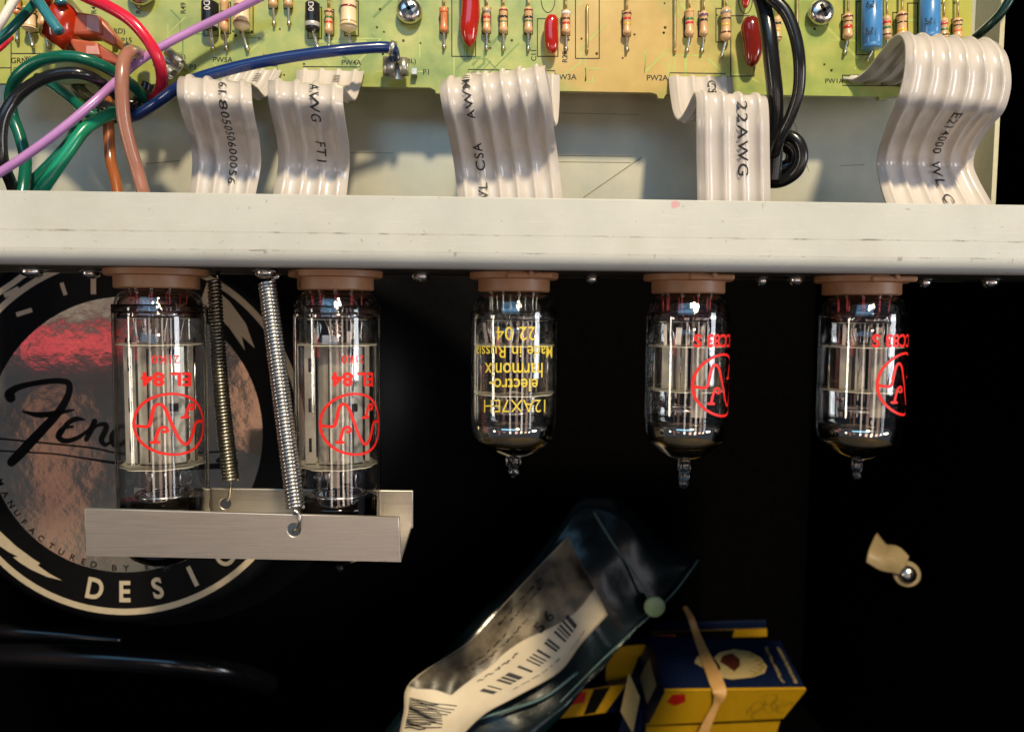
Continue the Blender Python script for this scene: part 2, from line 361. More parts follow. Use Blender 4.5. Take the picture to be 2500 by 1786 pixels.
# flat lettering and lines -----------------------------------------------------------
_TC = {}
def text2d(s, cut=0.12, bold=0.0, space=1.0):
    key = (s, cut, bold, space)
    if key in _TC: return _TC[key]
    c = bpy.data.curves.new('t', 'FONT'); c.body = s; c.size = 1; c.offset = bold; c.space_character = space; c.resolution_u = 4
    o = bpy.data.objects.new('t', c); COL.objects.link(o); bpy.context.view_layer.update()
    me = o.to_mesh(); bm = bmesh.new(); bm.from_mesh(me); o.to_mesh_clear()
    xs = [v.co.x for v in bm.verts]; ys = [v.co.y for v in bm.verts]
    x0, x1, y0, y1 = min(xs), max(xs), min(ys), max(ys)
    if cut:
        for ax, a, b_ in ((0, x0, x1), (1, y0, y1)):
            k = a+cut
            while k < b_:
                co = Vector((k, 0, 0)) if ax == 0 else Vector((0, k, 0)); no = Vector((1, 0, 0)) if ax == 0 else Vector((0, 1, 0))
                bmesh.ops.bisect_plane(bm, geom=bm.verts[:]+bm.edges[:]+bm.faces[:], plane_co=co, plane_no=no); k += cut
    bm.verts.index_update()
    V = [((v.co.x-x0)/(x1-x0), (v.co.y-y0)/(y1-y0)) for v in bm.verts]; Fc = [tuple(v.index for v in f.verts) for f in bm.faces]
    bm.free(); bpy.data.objects.remove(o); bpy.data.curves.remove(c)
    _TC[key] = (V, Fc, (x1-x0)/(y1-y0)); return _TC[key]
def stroke2d(pts, wd, closed=False, n=6, smooth=True, cap=True):
    """flat ribbon of width wd (number or list) along pts -> verts, faces"""
    if smooth:
        q = [Vector((x, y, 0)) for x, y in pts]
        if closed: q = q+[q[0]]
        path = catmull(q, n)
    else: path = [Vector((x, y, 0)) for x, y in pts]+([Vector((*pts[0], 0))] if closed else [])
    m_ = len(path)
    if isinstance(wd, (list, tuple)): ws = [np.interp(i/(m_-1)*(len(wd)-1), range(len(wd)), wd) for i in range(m_)]
    else: ws = [wd]*m_
    V, Fc = [], []
    for i in range(m_):
        t = path[min(i+1, m_-1)]-path[max(i-1, 0)]
        if closed and i in (0, m_-1): t = path[1]-path[m_-2]
        t = t.normalized() if t.length > 1e-9 else Vector((1, 0, 0)); nn = Vector((-t.y, t.x, 0))
        V += [(path[i]+nn*ws[i]/2)[:2], (path[i]-nn*ws[i]/2)[:2]]
    for i in range(m_-1): Fc.append((2*i, 2*i+1, 2*i+3, 2*i+2))
    if cap and not closed:
        for (i, sgn) in ((0, -1), (m_-1, 1)):
            t = (path[1]-path[0]) if i == 0 else (path[-1]-path[-2]); t.normalize(); nn = Vector((-t.y, t.x, 0)); b0 = len(V)
            for k in range(7):
                a = math.pi*k/6; V.append((path[i]+nn*math.cos(a)*ws[i]/2+t*sgn*math.sin(a)*ws[i]/2)[:2])
            Fc.append(tuple(range(b0, b0+7)))
    return V, Fc
def join2d(*parts):
    V, Fc = [], []
    for v, f in parts:
        k = len(V); V += list(v); Fc += [tuple(i+k for i in q) for q in f]
    return V, Fc
def rect2d(x0, y0, x1, y1, wd):
    return join2d(*[stroke2d(q, wd, smooth=False, cap=False) for q in (((x0-wd/2, y0), (x1+wd/2, y0)), ((x1, y0+wd/2), (x1, y1-wd/2)), ((x1+wd/2, y1), (x0-wd/2, y1)), ((x0, y1-wd/2), (x0, y0+wd/2)))])
def poly2d(pts): return list(pts), [tuple(range(len(pts)))]
def decal(name, vf, fn, mat, parent, label=None):
    V, Fc = vf
    o = mesh(name, [fn(*v) for v in V], Fc, mat, parent, smooth=False)
    if label: o['label'] = label
    return o

# ------------------------------------------------------------------ setting
YB = 24.0
o = mesh('cabinet_back', *boxc((-45, YB, -30), (45, YB+1, 30)), 'void', smooth=False); tag(o, kind='structure')
fz = P(1250, 1786, 14).z-1.2
FLOORZ = P(1500, 1850, 18).z-0.5
o = mesh('cabinet_floor', *boxc((-45, -2.6, FLOORZ-1), (45, YB-0.01, FLOORZ)), 'void', smooth=False); tag(o, kind='structure')
for xa in (18.6, -24.0):
    o = mesh('cabinet_side_wall', *boxc((xa, -2.6, FLOORZ+0.01), (xa+1, YB-0.01, 29)), 'void', smooth=False); tag(o, kind='structure')

# ------------------------------------------------------------------ chassis
YL, YW, YP = -1.6, 2.2, 0.8
zt, zb = P(1250, 482, YL).z, P(1250, 656, YL).z
ZU = zb                                     # underside of the chassis
X0, X1 = P(-40, 500, YL).x-3, P(2540, 500, YL).x+3
XR = P(2373, 300, YW).x                      # the right end of the rear wall
chassis = thing('amplifier_chassis', 'off white metal amplifier chassis whose scuffed front lip runs across above the hanging glass tubes', 'amplifier chassis', ((X0+X1)/2, 0, ZU))
th, rf = 0.12, 0.36
prof = []
prof.append((YL, zt)); 
for k in range(9):
    a = math.pi/2*k/8; prof.append((YL+rf-rf*math.cos(a), ZU+rf-rf*math.sin(a)))
prof.append((YL+0.5, ZU))
pin = [(YL+0.5, ZU+th)]
for k in range(8, -1, -1):
    a = math.pi/2*k/8; pin.append((YL+rf-(rf-th)*math.cos(a), ZU+rf-(rf-th)*math.sin(a)))
pin.append((YL+th, zt))
loop = prof+pin; V, Fc = [], []
xs = np.linspace(X0, X1, 2)
for x in xs: V += [(x, y, z) for y, z in loop]
n_ = len(loop)
for i in range(n_): j = (i+1) % n_; Fc.append((i, j, n_+j, n_+i))
Fc += [tuple(range(n_))[::-1], tuple(range(n_, 2*n_))]
o = mesh('front_lip', V, Fc, 'white', chassis); sharp(o, 30); bevel(o, 0.018)
mesh('bottom_panel', *boxc((X0, YL+0.505, ZU), (X1, YW, ZU+th)), 'under', chassis, smooth=False)
mesh('rear_wall', *boxc((X0, YW+0.002, ZU-0.0), (XR, YW+0.15, 9.5)), 'alu', chassis, smooth=False)
a, b_ = P(2372, 250, YW-0.01), P(2432, 250, YW-0.9)
mesh('side_wall', *hexa([(b_.x, b_.y, 9.4), (b_.x+0.12, b_.y, 9.4), (b_.x+0.12, b_.y, ZU+th+0.01), (b_.x, b_.y, ZU+th+0.01), (a.x, a.y, 9.4), (a.x+0.12, a.y, 9.4), (a.x+0.12, a.y, ZU+th+0.01), (a.x, a.y, ZU+th+0.01)]), 'side_alu', chassis, smooth=False)
# faint scratches of the rear wall
def wallmap(x, y): return P(x, y, YW-0.004)
for pts, wd in ((((1365, 380), (1545, 382)), 1.6), (((1365, 395), (1540, 397)), 1.4), (((1565, 385), (1500, 430), (1425, 482)), 2.0), (((1370, 276), (1560, 280)), 1.2), (((850, 372), (960, 374)), 1.0), (((355, 400), (440, 392)), 1.6), (((1940, 300), (1975, 420)), 1.2), (((2050, 405), (2110, 402)), 1.4)):
    decal('scratch', stroke2d(pts, wd, smooth=False), wallmap, 'film', chassis)
# fixing screws under the chassis
def under_screw(px, rpx, Y, big):
    c = P(px, 670, Y); r_ = rpx/ppc(Y); zc = ZU
    s_ = mesh('screw', *lathe((c.x, Y, zc), (c.x, Y, zc-1), [(0, r_*1.35), (0.03, r_*1.38), (0.045, r_*1.2), (0.055, r_*0.98), (0.10, r_), (0.16, r_*0.88), (0.2, r_*0.55), (0.21, r_*0.5), (0.205, r_*0.2), (0.19, 0)], 28), 'steel', chassis)
    sharp(s_, 40)
    return s_
for px, rr, Y in ((80, 26, 0.2), (222, 20, 0.7), (1028, 22, 0.6), (1445, 17, 1.0), (1860, 16, 1.0), (1943, 21, 0.5), (2258, 15, 1.1), (2417, 20, 0.8), (648, 24, -0.35)):
    under_screw(px, rr, Y, 0)

# ------------------------------------------------------------------ circuit board
BZ = P(1250, 120, YP)
board = thing('circuit_board', 'green and amber printed circuit board with resistors and red capacitors above the white chassis lip', 'circuit board', (0, YP, BZ.z))
ed = [(-60, 203), (480, 206), (1050, 214), (1062, 220), (1064, 228), (1082, 229), (1084, 221), (1100, 218), (1590, 226), (1603, 230), (1607, 240), (1620, 241), (1625, 231), (1636, 228), (2144, 236), (2148, 243), (2166, 243), (2170, 236), (2371, 237), (2374, -60), (-60, -60)]
pts = [P(x, y, YP) for x, y in ed]
V = [tuple(p) for p in pts]+[(p.x, p.y+0.16, p.z) for p in pts]; n_ = len(pts)
Fc = [tuple(range(n_)), tuple(range(n_, 2*n_))[::-1]]+[(i, n_+i, n_+(i+1) % n_, (i+1) % n_) for i in range(n_)]
o = mesh('fibreglass_board', V, Fc, 'pcb', board, smooth=False)
def bm_(x, y): return P(x, y, YP-0.004)
def silk_text(s, x, y, h, vert=False, wf=1.0):
    V, Fc, asp = text2d(s, 0, 0.014)
    wd = h*asp*wf
    if vert: f = lambda u, v: bm_(x-h/2+h*(1-v) if False else x+h/2-h*(v*-1+1) if False else x-h/2+(1-v)*h, y+wd/2-u*wd)
    else: f = lambda u, v: bm_(x-wd/2+u*wd, y+h/2-v*h)
    decal('lettering', (V, Fc), f, 'ink', board)
for s_, x, y, h, v in (('P15', 309, 99, 13, 0), ('P3', 471, 164, 13, 0), ('PW5A', 544, 146, 13, 0), ('PW4A', 858, 153, 13, 0), ('P1', 1040, 176, 13, 0), ('PW3A', 1382, 188, 14, 0), ('PW2A', 1605, 190, 14, 0), ('PW1A', 2037, 198, 12, 0), ('C11', 1303, 136, 13, 1), ('R29', 1379, 139, 13, 1), ('R49', 447, 20, 13, 1), ('R48', 338, 20, 13, 1), ('R47', 229, 20, 13, 1), ('GRN', 46, 148, 14, 0), ('WHT', 74, 142, 9, 0), ('(YEL)', 46, 170, 12, 0), ('(GRD)', 282, 78, 17, 0), ('(RED)', 280, 146, 15, 0), ('(CFE)', 434, 141, 16, 0), ('(BL)', 1002, 151, 16, 0), ('R2', 2299, 4, 9, 1), ('R1', 2332, 4, 9, 1)):
    silk_text(s_, x, y, h, v)
for q in ((498, 10, 533, 88), (541, 6, 563, 82), (586, 5, 618, 81), (752, 18, 785, 94), (797, 24, 815, 88), (842, 3, 875, 88), (1103, -20, 1161, 138), (1074, 20, 1094, 81), (1178, 20, 1198, 82), (1219, 26, 1239, 84), (1281, 22, 1300, 84), (1312, 46, 1362, 138), (1372, 26, 1391, 87), (1405, -20, 1463, 143), (1519, 27, 1539, 89), (1671, 30, 1690, 91), (1705, 28, 1722, 90), (1748, 21, 1770, 103), (1784, 39, 1841, 186), (2055, 36, 2068, 97), (2090, 5, 2120, 134), (2180, 31, 2205, 96), (2323, 48, 2340, 95), (2216, 8, 2240, 96), (656, -10, 678, 22), (693, -10, 714, 22), (65, 20, 95, 80)):
    decal('component_outline', rect2d(*q, 2.5), bm_, 'ink', board)
for pts, cl in ((((-10, 50), (12, 50), (13, -10)), False), (((-10, 101), (27, 101), (27, 190)), False), (((28, 131), (130, 131)), False), (((-10, 166), (27, 166)), False), (((620, 178), (620, 161), (677, 161), (677, 180)), False), (((740, 178), (740, 163), (879, 164), (879, 180)), False), (((1143, 182), (1143, 170), (1355, 173), (1355, 182)), False), (((1635, 192), (1635, 178), (1771, 180), (1771, 192)), False), (((2057, 184), (2200, 184)), False), (((2057, 184), (2057, 209), (2205, 209)), False)):
    decal('component_outline', stroke2d(pts, 2.5, smooth=False), bm_, 'ink', board)
for cx, cy, rx, ry in ((1338, -2, 17, 33), (1820, -2, 17, 36)):
    decal('component_outline', stroke2d([(cx+rx*math.cos(a*math.pi/8), cy+ry*math.sin(a*math.pi/8)) for a in range(16)], 2.0, closed=True), bm_, 'ink', board)

rb = random.Random(11)
M['track'] = simple('track_under_mask', rgb(176, 186, 104), 0.3, coat=0.35, var=0.1)
M['track_dark'] = simple('bare_laminate', rgb(112, 136, 62), 0.35, coat=0.3, var=0.1)
for k in range(46):
    x, y = rb.uniform(380, 2340), rb.uniform(0, 190); pts_ = [(x, y)]
    for q_ in range(rb.choice([2, 3])):
        l_ = rb.uniform(18, 90); d_ = rb.choice([(1, 0), (0, 1), (0.7, 0.7), (0, -1), (-0.7, 0.7)])
        x2, y2 = min(max(x+d_[0]*l_, 380), 2350), min(max(y+d_[1]*l_, -20), 200); pts_.append((x2, y2)); x, y = x2, y2
    if any(math.dist(a_, b2) < 4 for a_, b2 in zip(pts_, pts_[1:])): continue
    warm_ = 1400 < pts_[0][0] < 1760
    decal('copper_track', stroke2d(pts_, rb.choice([3, 4, 7]), smooth=False), (lambda k: lambda x, y: P(x, y, YP-0.0012-0.00004*k))(k), 'track_dark' if rb.random() < 0.4 and not warm_ else 'track', board)
for k in range(60):
    x, y = rb.uniform(380, 2340), rb.uniform(0, 196); c = P(x, y, YP-0.005)
    mesh('via', *lathe(c, c+Vector((0, 1, 0)), [(0, rb.uniform(0.02, 0.035)), (0.003, 0.02)], 10), 'gold_wire' if k % 3 else 'ink', board)

def lead(px0, py0, px1, py1, rad, parent, mat='solder', hole=True, up=0.0):
    Yc = YP-0.13
    a = P(px0, py0, Yc); b_ = P(px1, py1, YP-0.10); c = P(px1, py1+1, YP+0.03)
    path = catmull([a, a.lerp(b_, 0.5), a.lerp(b_, 0.85), b_+Vector((0, 0.0, -0.02)), c] if hole else [a, b_], 5)
    mesh('lead', *sweep(path, rad, 8), mat, parent)
    if hole:
        c2 = P(px1, py1+1, YP-0.003)
        mesh('solder_pad', *lathe(c2, c2+Vector((0, 1, 0)), [(0, 0.055), (0.004, 0.05)], 14), 'gold_wire', parent)
def resistor(px, y1, y2, rpx, body, bands, lead_end, big=False, dx=0, lab=None, topdx=0):
    r_ = rpx/ppc(YP-0.15); Yc = YP-r_-0.03
    A, B = P(px+topdx, y1, Yc), P(px, y2, Yc); L = (B-A).length
    e = 0.2 if not big else 0.13
    pr = [(0, r_*0.3), (L*0.03, r_*0.62), (L*0.08, r_*0.92), (L*0.14, r_), (L*e, r_), (L*(e+0.07), r_*0.86), (L*0.5, r_*0.84), (L*(1-e-0.07), r_*0.86), (L*(1-e), r_), (L*0.86, r_), (L*0.92, r_*0.92), (L*0.97, r_*0.62), (L, r_*0.3)]
    t = mesh('resistor', *lathe(A, B, pr, 24), body, board)
    if lab: t['label'] = lab
    ax = (B-A).normalized()
    for pos_, wd, c in bands:
        rr = np.interp(pos_*L, [q[0] for q in pr], [q[1] for q in pr])+0.004
        a = A+ax*(pos_*L-wd*L/2)
        mesh('colour_band', *lathe(a, a+ax, [(0, rr-0.004), (0.004, rr), (wd*L-0.004, rr), (wd*L, rr-0.004)], 24), 'band_'+c, t)
    lead(px, y2-2, px+dx, lead_end, 0.03 if not big else 0.037, t)
    if y1 > 4:
        a, b2 = P(px+topdx, y1+2, Yc), P(px+topdx*1.2, -30, Yc)
        mesh('lead', *sweep([a, b2], 0.03, 8), 'gold_wire', t)
std = lambda *c: [(0.2+0.17*i, 0.075, k) for i, k in enumerate(c)]
resistor(548, -5, 78, 10.5, 'tan', [(0.45, 0.09, 'green'), (0.68, 0.08, 'red')], 118, dx=5, lab='tan resistor with a red band, right of the left black diode')
resistor(590, -30, 74, 20, 'cream_body', [(0.45, 0.05, 'darkred'), (0.83, 0.03, 'gold')], 119, big=True, dx=14, lab='large cream resistor under the violet wire')
resistor(667, -40, 19, 10.5, 'tan', [], 58, dx=2)
resistor(704, -40, 19, 10.5, 'tan', [], 58, dx=2)
resistor(803, 22, 83, 10.5, 'tan', [(0.15, 0.08, 'brown'), (0.36, 0.09, 'green'), (0.56, 0.08, 'red')], 114, lab='tan resistor with green and red bands between the diode and the cream resistor')
resistor(851, -25, 78, 21, 'cream_body', [(0.25, 0.05, 'black'), (0.43, 0.05, 'darkred'), (0.78, 0.03, 'gold')], 116, big=True, dx=7, lab='large cream resistor with a dark red band, above the blue wire')
resistor(1084, 17, 81, 10, 'orange_body', [(0.2, 0.06, 'orange')], 115, lab='orange resistor left of the long red capacitor')
resistor(1188, 17, 82, 10.5, 'tan', [(0.2, 0.09, 'grey'), (0.42, 0.09, 'red'), (0.6, 0.06, 'gold')], 118, lab='tan resistor with grey and red bands')
resistor(1229, 17, 82, 10.5, 'tan', [(0.16, 0.07, 'darkred'), (0.4, 0.09, 'black'), (0.58, 0.05, 'green')], 119)
resistor(1290, 17, 82, 10.5, 'tan', [(0.16, 0.07, 'darkred'), (0.42, 0.09, 'black'), (0.56, 0.07, 'green')], 119)
resistor(1382, 24, 86, 11, 'tan', [(0.15, 0.12, 'white'), (0.38, 0.08, 'brown'), (0.56, 0.09, 'red')], 120, lab='resistor with white, brown and red bands beside the small red capacitor')
resistor(1531, 26, 88, 10.5, 'tan', [(0.15, 0.08, 'brown'), (0.34, 0.09, 'red'), (0.55, 0.09, 'yellow')], 121)
resistor(1683, 22, 91, 11, 'tan', [(0.13, 0.06, 'gold'), (0.38, 0.09, 'green'), (0.52, 0.09, 'red')], 124, dx=-6)
resistor(1718, 27, 90, 10.5, 'tan', [(0.18, 0.1, 'violet'), (0.38, 0.09, 'black')], 124, dx=-4)
resistor(1772, 18, 101, 13, 'tan', [(0.17, 0.08, 'grey'), (0.36, 0.05, 'black'), (0.54, 0.08, 'yellow'), (0.78, 0.08, 'brown')], 136, dx=-10)
resistor(1898, 40, 103, 10, 'tan', [(0.3, 0.1, 'black'), (0.55, 0.1, 'yellow'), (0.85, 0.06, 'brown')], 126)
resistor(2070, 32, 97, 12, 'tan', [(0.17, 0.07, 'brown'), (0.34, 0.05, 'black'), (0.55, 0.13, 'red')], 129, dx=-7)
resistor(2165, 38, 98, 10.5, 'tan', [(0.3, 0.1, 'red'), (0.52, 0.1, 'green'), (0.8, 0.07, 'brown')], 120)
resistor(2202, 28, 96, 13, 'tan', [(0.17, 0.08, 'brown'), (0.42, 0.05, 'black'), (0.7, 0.1, 'yellow')], 120)
resistor(2304, 44, 98, 10.5, 'tan', [(0.3, 0.1, 'red'), (0.55, 0.1, 'green'), (0.8, 0.07, 'black')], 120)
resistor(2338, 44, 98, 11, 'tan', [(0.18, 0.07, 'brown'), (0.36, 0.06, 'black'), (0.6, 0.1, 'orange')], 120)
resistor(42, -12, 38, 9, 'orange_body', [(0.7, 0.1, 'black')], 98)
resistor(72, 16, 78, 16, 'cream_body', [(0.3, 0.07, 'black'), (0.78, 0.03, 'gold')], 112, big=True, dx=8, lab='pale resistor behind the dark teal wire at the far left')
resistor(104, 0, 66, 11, 'tan', [], 112, dx=14)
resistor(338, -60, 4, 17, 'cream_body', [], 14, big=True)
for px in (1434, 1648, 1947):
    a, b_ = (18 if px == 1434 else -30), (121 if px != 1947 else 85)
    p0, p1 = P(px, a, YP-0.08), P(px, b_, YP-0.08)
    mesh('jumper_wire', *sweep(catmull([P(px, a-2, YP+0.02), p0, p0.lerp(p1, 0.5), p1, P(px, b_+2, YP+0.02)], 6), 0.032, 8), 'gold_wire', board)
def diode(px, y1, y2, rpx, lx, ly, band):
    r_ = rpx/ppc(YP-0.2); Yc = YP-r_-0.02; A, B = P(px, y1, Yc), P(px, y2, Yc); L = (B-A).length
    t = mesh('diode', *lathe(A, B, [(0, r_*0.9), (0.02, r_), (L-0.02, r_), (L, r_*0.9)], 28), 'black_plastic', board); sharp(t)
    ax = (B-A).normalized(); a = A+ax*L*band
    mesh('cathode_band', *lathe(a, a+ax, [(0, r_+0.001), (0.003, r_+0.004), (L*0.16, r_+0.004), (L*0.16+0.003, r_+0.001)], 28), 'silver_paint', t)
    lead(px+2, y2-2, lx, ly, 0.045, t)
    mesh('lead', *sweep([P(px, y1+2, Yc), P(px, -30, Yc)], 0.045, 8), 'solder', t)
    V, Fc, asp = text2d('D0', 0.15)
    c = P(px, (y1+y2)/2, Yc)
    def f(u, v):
        a_ = (v-0.5)*0.75; return Vector((c.x-math.sin(a_)*(r_+0.004), c.y-math.cos(a_)*(r_+0.004), P(px, y1+4+u*22, Yc).z))
    decal('lettering', (V, Fc), f, 'band_white', t)
diode(512, 6, 70, 19, 519, 117, 0.8); diode(763, 8, 75, 17, 776, 118, 0.72)
def blobcap(px, y1, y2, rx, mat, lean=0, lab=None, ry=None):
    Yc = YP-0.28; A, B = P(px-lean, y1, Yc), P(px+lean, y2, Yc); L = (B-A).length; r_ = rx/ppc(Yc)
    pr = []
    for k in range(21):
        t = k/20; s_ = 1-abs(2*t-1)**(3.4 if t < 0.5 else 2.4)
        pr.append((t*L, r_*max(s_, 0)**0.5*(0.93+0.07*math.sin(5*t+px))))
    V, Fc = lathe(A, B, pr, 28, sq=0.85)
    V = [v+Vector((0.02*math.sin(v.z*5+px), 0, 0)) for v in V]
    o = mesh('film_capacitor', V, Fc, mat, board)
    if lab: o['label'] = lab
blobcap(1147, -70, 116, 24, 'redcap', lab='long red dipped capacitor, the largest on the board')
blobcap(1347, 34, 132, 19.5, 'redcap', -2, 'small red dipped capacitor beside the C11 lettering')
blobcap(1836, 38, 164, 27, 'darkred', 1, 'dark red dipped capacitor beside the black cables')
blobcap(1822, -60, 22, 13, 'redcap')
def can(px, y1, y2, rpx, t1):
    r_ = rpx/ppc(YP-0.3); Yc = YP-r_-0.02; A, B = P(px, y1, Yc), P(px, y2, Yc); L = (B-A).length
    t = mesh('electrolytic_capacitor', *lathe(A, B, [(0, r_), (L-0.16, r_), (L-0.13, r_*0.95), (L-0.10, r_*0.95), (L-0.06, r_), (L-0.02, r_*0.97), (L, r_*0.85), (L+0.005, r_*0.6)], 36), 'bluecap', board)
    t['label'] = t1
    for k, (s_, yy, hh, off) in enumerate((('IC', y2-38, 16, -0.45), ('35V', y2-34, 10, 0.28), ('22µF', y2-34, 9, 0.75), ('IC', y2-102, 16, -0.45), ('35V', y2-98, 10, 0.28), ('22µF', y2-98, 9, 0.75)) if px < 2200 else (('IC', y2-38, 16, -0.45), ('10V', y2-34, 10, 0.28), ('47µF', y2-34, 9, 0.75))):
        V, Fc, asp = text2d(s_, 0.15, 0.01)
        wd = hh*asp*0.8
        def f(u, v):
            a_ = off+(0.5-v)*hh/rpx*-1; return Vector((A.x+math.sin(-a_*-1)*(r_+0.004), A.y-math.cos(a_)*(r_+0.004), P(px, yy+wd/2-u*wd, Yc).z))
        decal('lettering', (V, Fc), lambda u, v: f(u, 1-v), 'ink', t)
    lead(px+4, y2-2, px-10, y2+25, 0.03, t)
can(2128, -60, 121, 24, 'blue electrolytic capacitor marked 35V, left of the right ribbon crest')
can(2270, -60, 97, 23.5, 'blue electrolytic capacitor marked 10V, behind the right ribbon crest')
def board_screw(px, py, rpx):
    r_ = rpx/ppc(YP-0.3); c = P(px, py, YP-0.30); A = Vector((c.x, YP-0.002, c.z)); B = A+Vector((0, -1, 0))
    t = mesh('board_screw', *lathe(A, B, [(0, r_*0.8), (0.1, r_*0.8), (0.11, r_*1.02), (0.2, r_), (0.26, r_*0.93), (0.31, r_*0.75), (0.335, r_*0.45), (0.34, 0)], 36), 'steel', board)
    for ang in (0.5, 0.5+math.pi/2):
        d = Vector((math.cos(ang), 0, math.sin(ang))); e = Vector((-math.sin(ang), 0, math.cos(ang)))
        q = A+Vector((0, -0.30, 0)); wv, ln = r_*0.13, r_*0.55
        cs = [q-d*ln-e*wv+Vector((0, -0.05, 0)), q+d*ln-e*wv+Vector((0, -0.05, 0)), q+d*ln+e*wv+Vector((0, -0.05, 0)), q-d*ln+e*wv+Vector((0, -0.05, 0))]
        mesh('cross_slot', *hexa(cs+[k+Vector((0, 0.05, 0)) for k in cs]), 'black_plastic', t, smooth=False)
board_screw(998, 22, 30); board_screw(2010, 26, 30); board_screw(336, -24, 30)

# terminals on the board
def barrel_terminal(px, py, ang, ln, lab):
    Yc = YP-0.35
    root = mesh('terminal', *lathe(P(px, py, YP), P(px, py, Yc), [(0, 0.13), (0.2, 0.13)], 12), 'tabmetal', board)
    root['label'] = lab
    d = Vector((math.cos(ang), 0, -math.sin(ang))); e = Vector((-d.z, 0, d.x))
    c = P(px, py, Yc)
    for sg in (-1, 1):
        path = []
        V, Fc = [], []
        for i in range(2):
            for k in range(13):
                a_ = math.pi*2*0.86*k/12+0.6
                q = c+e*sg*0.17+d*(i*ln/ppc(Yc)-0.12)+e*sg*0.12*math.cos(a_)+Vector((0, -0.12*math.sin(a_)-0.06, 0))
                V.append(q)
        for k in range(12): Fc.append((k, k+1, 14+k, 13+k))
        o = mesh('crimp_barrel', V, Fc, 'tabmetal', root)
        md = o.modifiers.new('solid', 'SOLIDIFY'); md.thickness = 0.04*S
    q = [c-e*0.22-d*0.15, c+e*0.22-d*0.15, c+e*0.16+d*0.32, c-e*0.16+d*0.32]
    mesh('terminal_plate', *hexa([k+Vector((0, 0.02, 0)) for k in q]+[k+Vector((0, 0.06, 0)) for k in q]), 'tabmetal', root, smooth=False)
barrel_terminal(968, 158, R(90), 38, 'tinned push-on terminal at the end of the blue wire')
barrel_terminal(410, 150, R(40), 42, 'grey tinned terminal beside the P3 lettering')
for px, py in ((282, 98), (448, 162), (1012, 177)):
    q = P(px, py, YP-0.1); mesh('terminal_tab', *boxc((q.x-0.06, YP-0.2, q.z-0.07), (q.x+0.06, YP-0.002, q.z+0.07)), 'tabmetal', board, smooth=False)
# collar clips round the blue and brown wire ends
def clip(px, py, Y, rpx, ang, parent, name='wire_clip'):
    c = P(px, py, Y); r_ = rpx/ppc(Y); d = Vector((math.cos(ang), 0, -math.sin(ang)))
    up = Vector((0, -1, 0)); e = d.cross(up)
    V, Fc = [], []
    for i in (-1, 1):
        for k in range(15):
            a_ = R(-150)+R(300)*k/14; V.append(c+d*i*0.06+(up*math.cos(a_)+e*math.sin(a_))*r_)
    for k in range(14): Fc.append((k, k+1, 16+k, 15+k))
    o = mesh(name, V, Fc, 'tabmetal', parent); md = o.modifiers.new('solid', 'SOLIDIFY'); md.thickness = 0.035*S
clip(958, 118, YP-0.85, 17, R(20), board); clip(322, 126, YP-1.0, 21, R(-30), board)

# two terracotta spade housings under red silicone
def skewbox(name, quad, Yf, dpt, mat, parent, bev=0.04):
    f = [P(x, y, Yf) for x, y in quad]; o = mesh(name, *hexa(f+[v+Vector((0, dpt, 0)) for v in f]), mat, parent, smooth=False)
    if bev: bevel(o, bev, 2)
    return o
for k, (quad, win, lab, tip) in enumerate((
    ([(150, 22), (243, 36), (250, 84), (170, 84)], [(211, 37), (241, 37), (243, 80), (212, 73)], 'upper terracotta spade connector housing next to the P15 lettering', (282, 112)),
    ([(160, 90), (238, 102), (247, 141), (188, 134)], [(210, 112), (238, 112), (243, 134), (209, 131)], 'lower terracotta spade connector housing above the green wire loop', (286, 158)))):
    h = thing('spade_connector', lab, 'connector', P(235, 70+70*k, 0.4), 'terracotta spade connectors')
    skewbox('housing', quad, -0.25, 0.5, 'terracotta', h, 0.06)
    q2 = [quad[1], (quad[2][0]-2, quad[2][1]-8), tip, (tip[0]-42, tip[1]-30)]
    skewbox('housing_nose', [(quad[1][0]-2, quad[1][1]+3), (tip[0], tip[1]-24), tip, (quad[2][0]-30, quad[2][1]-3)], -0.18, 0.45, 'terracotta', h, 0.05)
    skewbox('window', win, -0.262, 0.02, 'pinkish', h, 0.01)
    skewbox('terminal_blade', [(tip[0]-6, tip[1]-26), (tip[0]+1, tip[1]-20), (tip[0]+1, tip[1]-8), (tip[0]-6, tip[1]-6)], 0.25, 0.05, 'tabmetal', h, 0)
# silicone: one lumpy body
def lump(name, label, cat, balls, mat, res=0.05):
    mb = bpy.data.metaballs.new(name); mb.resolution = res*S; mb.render_resolution = res*S; mb.threshold = 0.3
    o = bpy.data.objects.new(name, mb); COL.objects.link(o)
    org = P(balls[0][0], balls[0][1], balls[0][2])
    o.location = org*S
    for (x, y, Y, r_) in balls:
        e = mb.elements.new(); e.co = (P(x, y, Y)-org)*S; e.radius = r_*S*1.34
    bpy.context.view_layer.update()
    me = bpy.data.meshes.new_from_object(o.evaluated_get(bpy.context.evaluated_depsgraph_get()))
    bpy.data.objects.remove(o); bpy.data.metaballs.remove(mb)
    from mathutils import noise as mn
    me.update(); nv = [v.normal.copy() for v in me.vertices]
    for v, n_ in zip(me.vertices, nv):
        p = v.co/S; v.co += n_*S*(0.11*mn.noise(p*2.3)+0.05*mn.noise(p*6.0))
    me.materials.clear(); me.materials.append(M[mat])
    me.polygons.foreach_set('use_smooth', [True]*len(me.polygons))
    o = bpy.data.objects.new(name, me); COL.objects.link(o); o.location = org*S; ORG[o.name] = org
    return tag(o, label, cat)
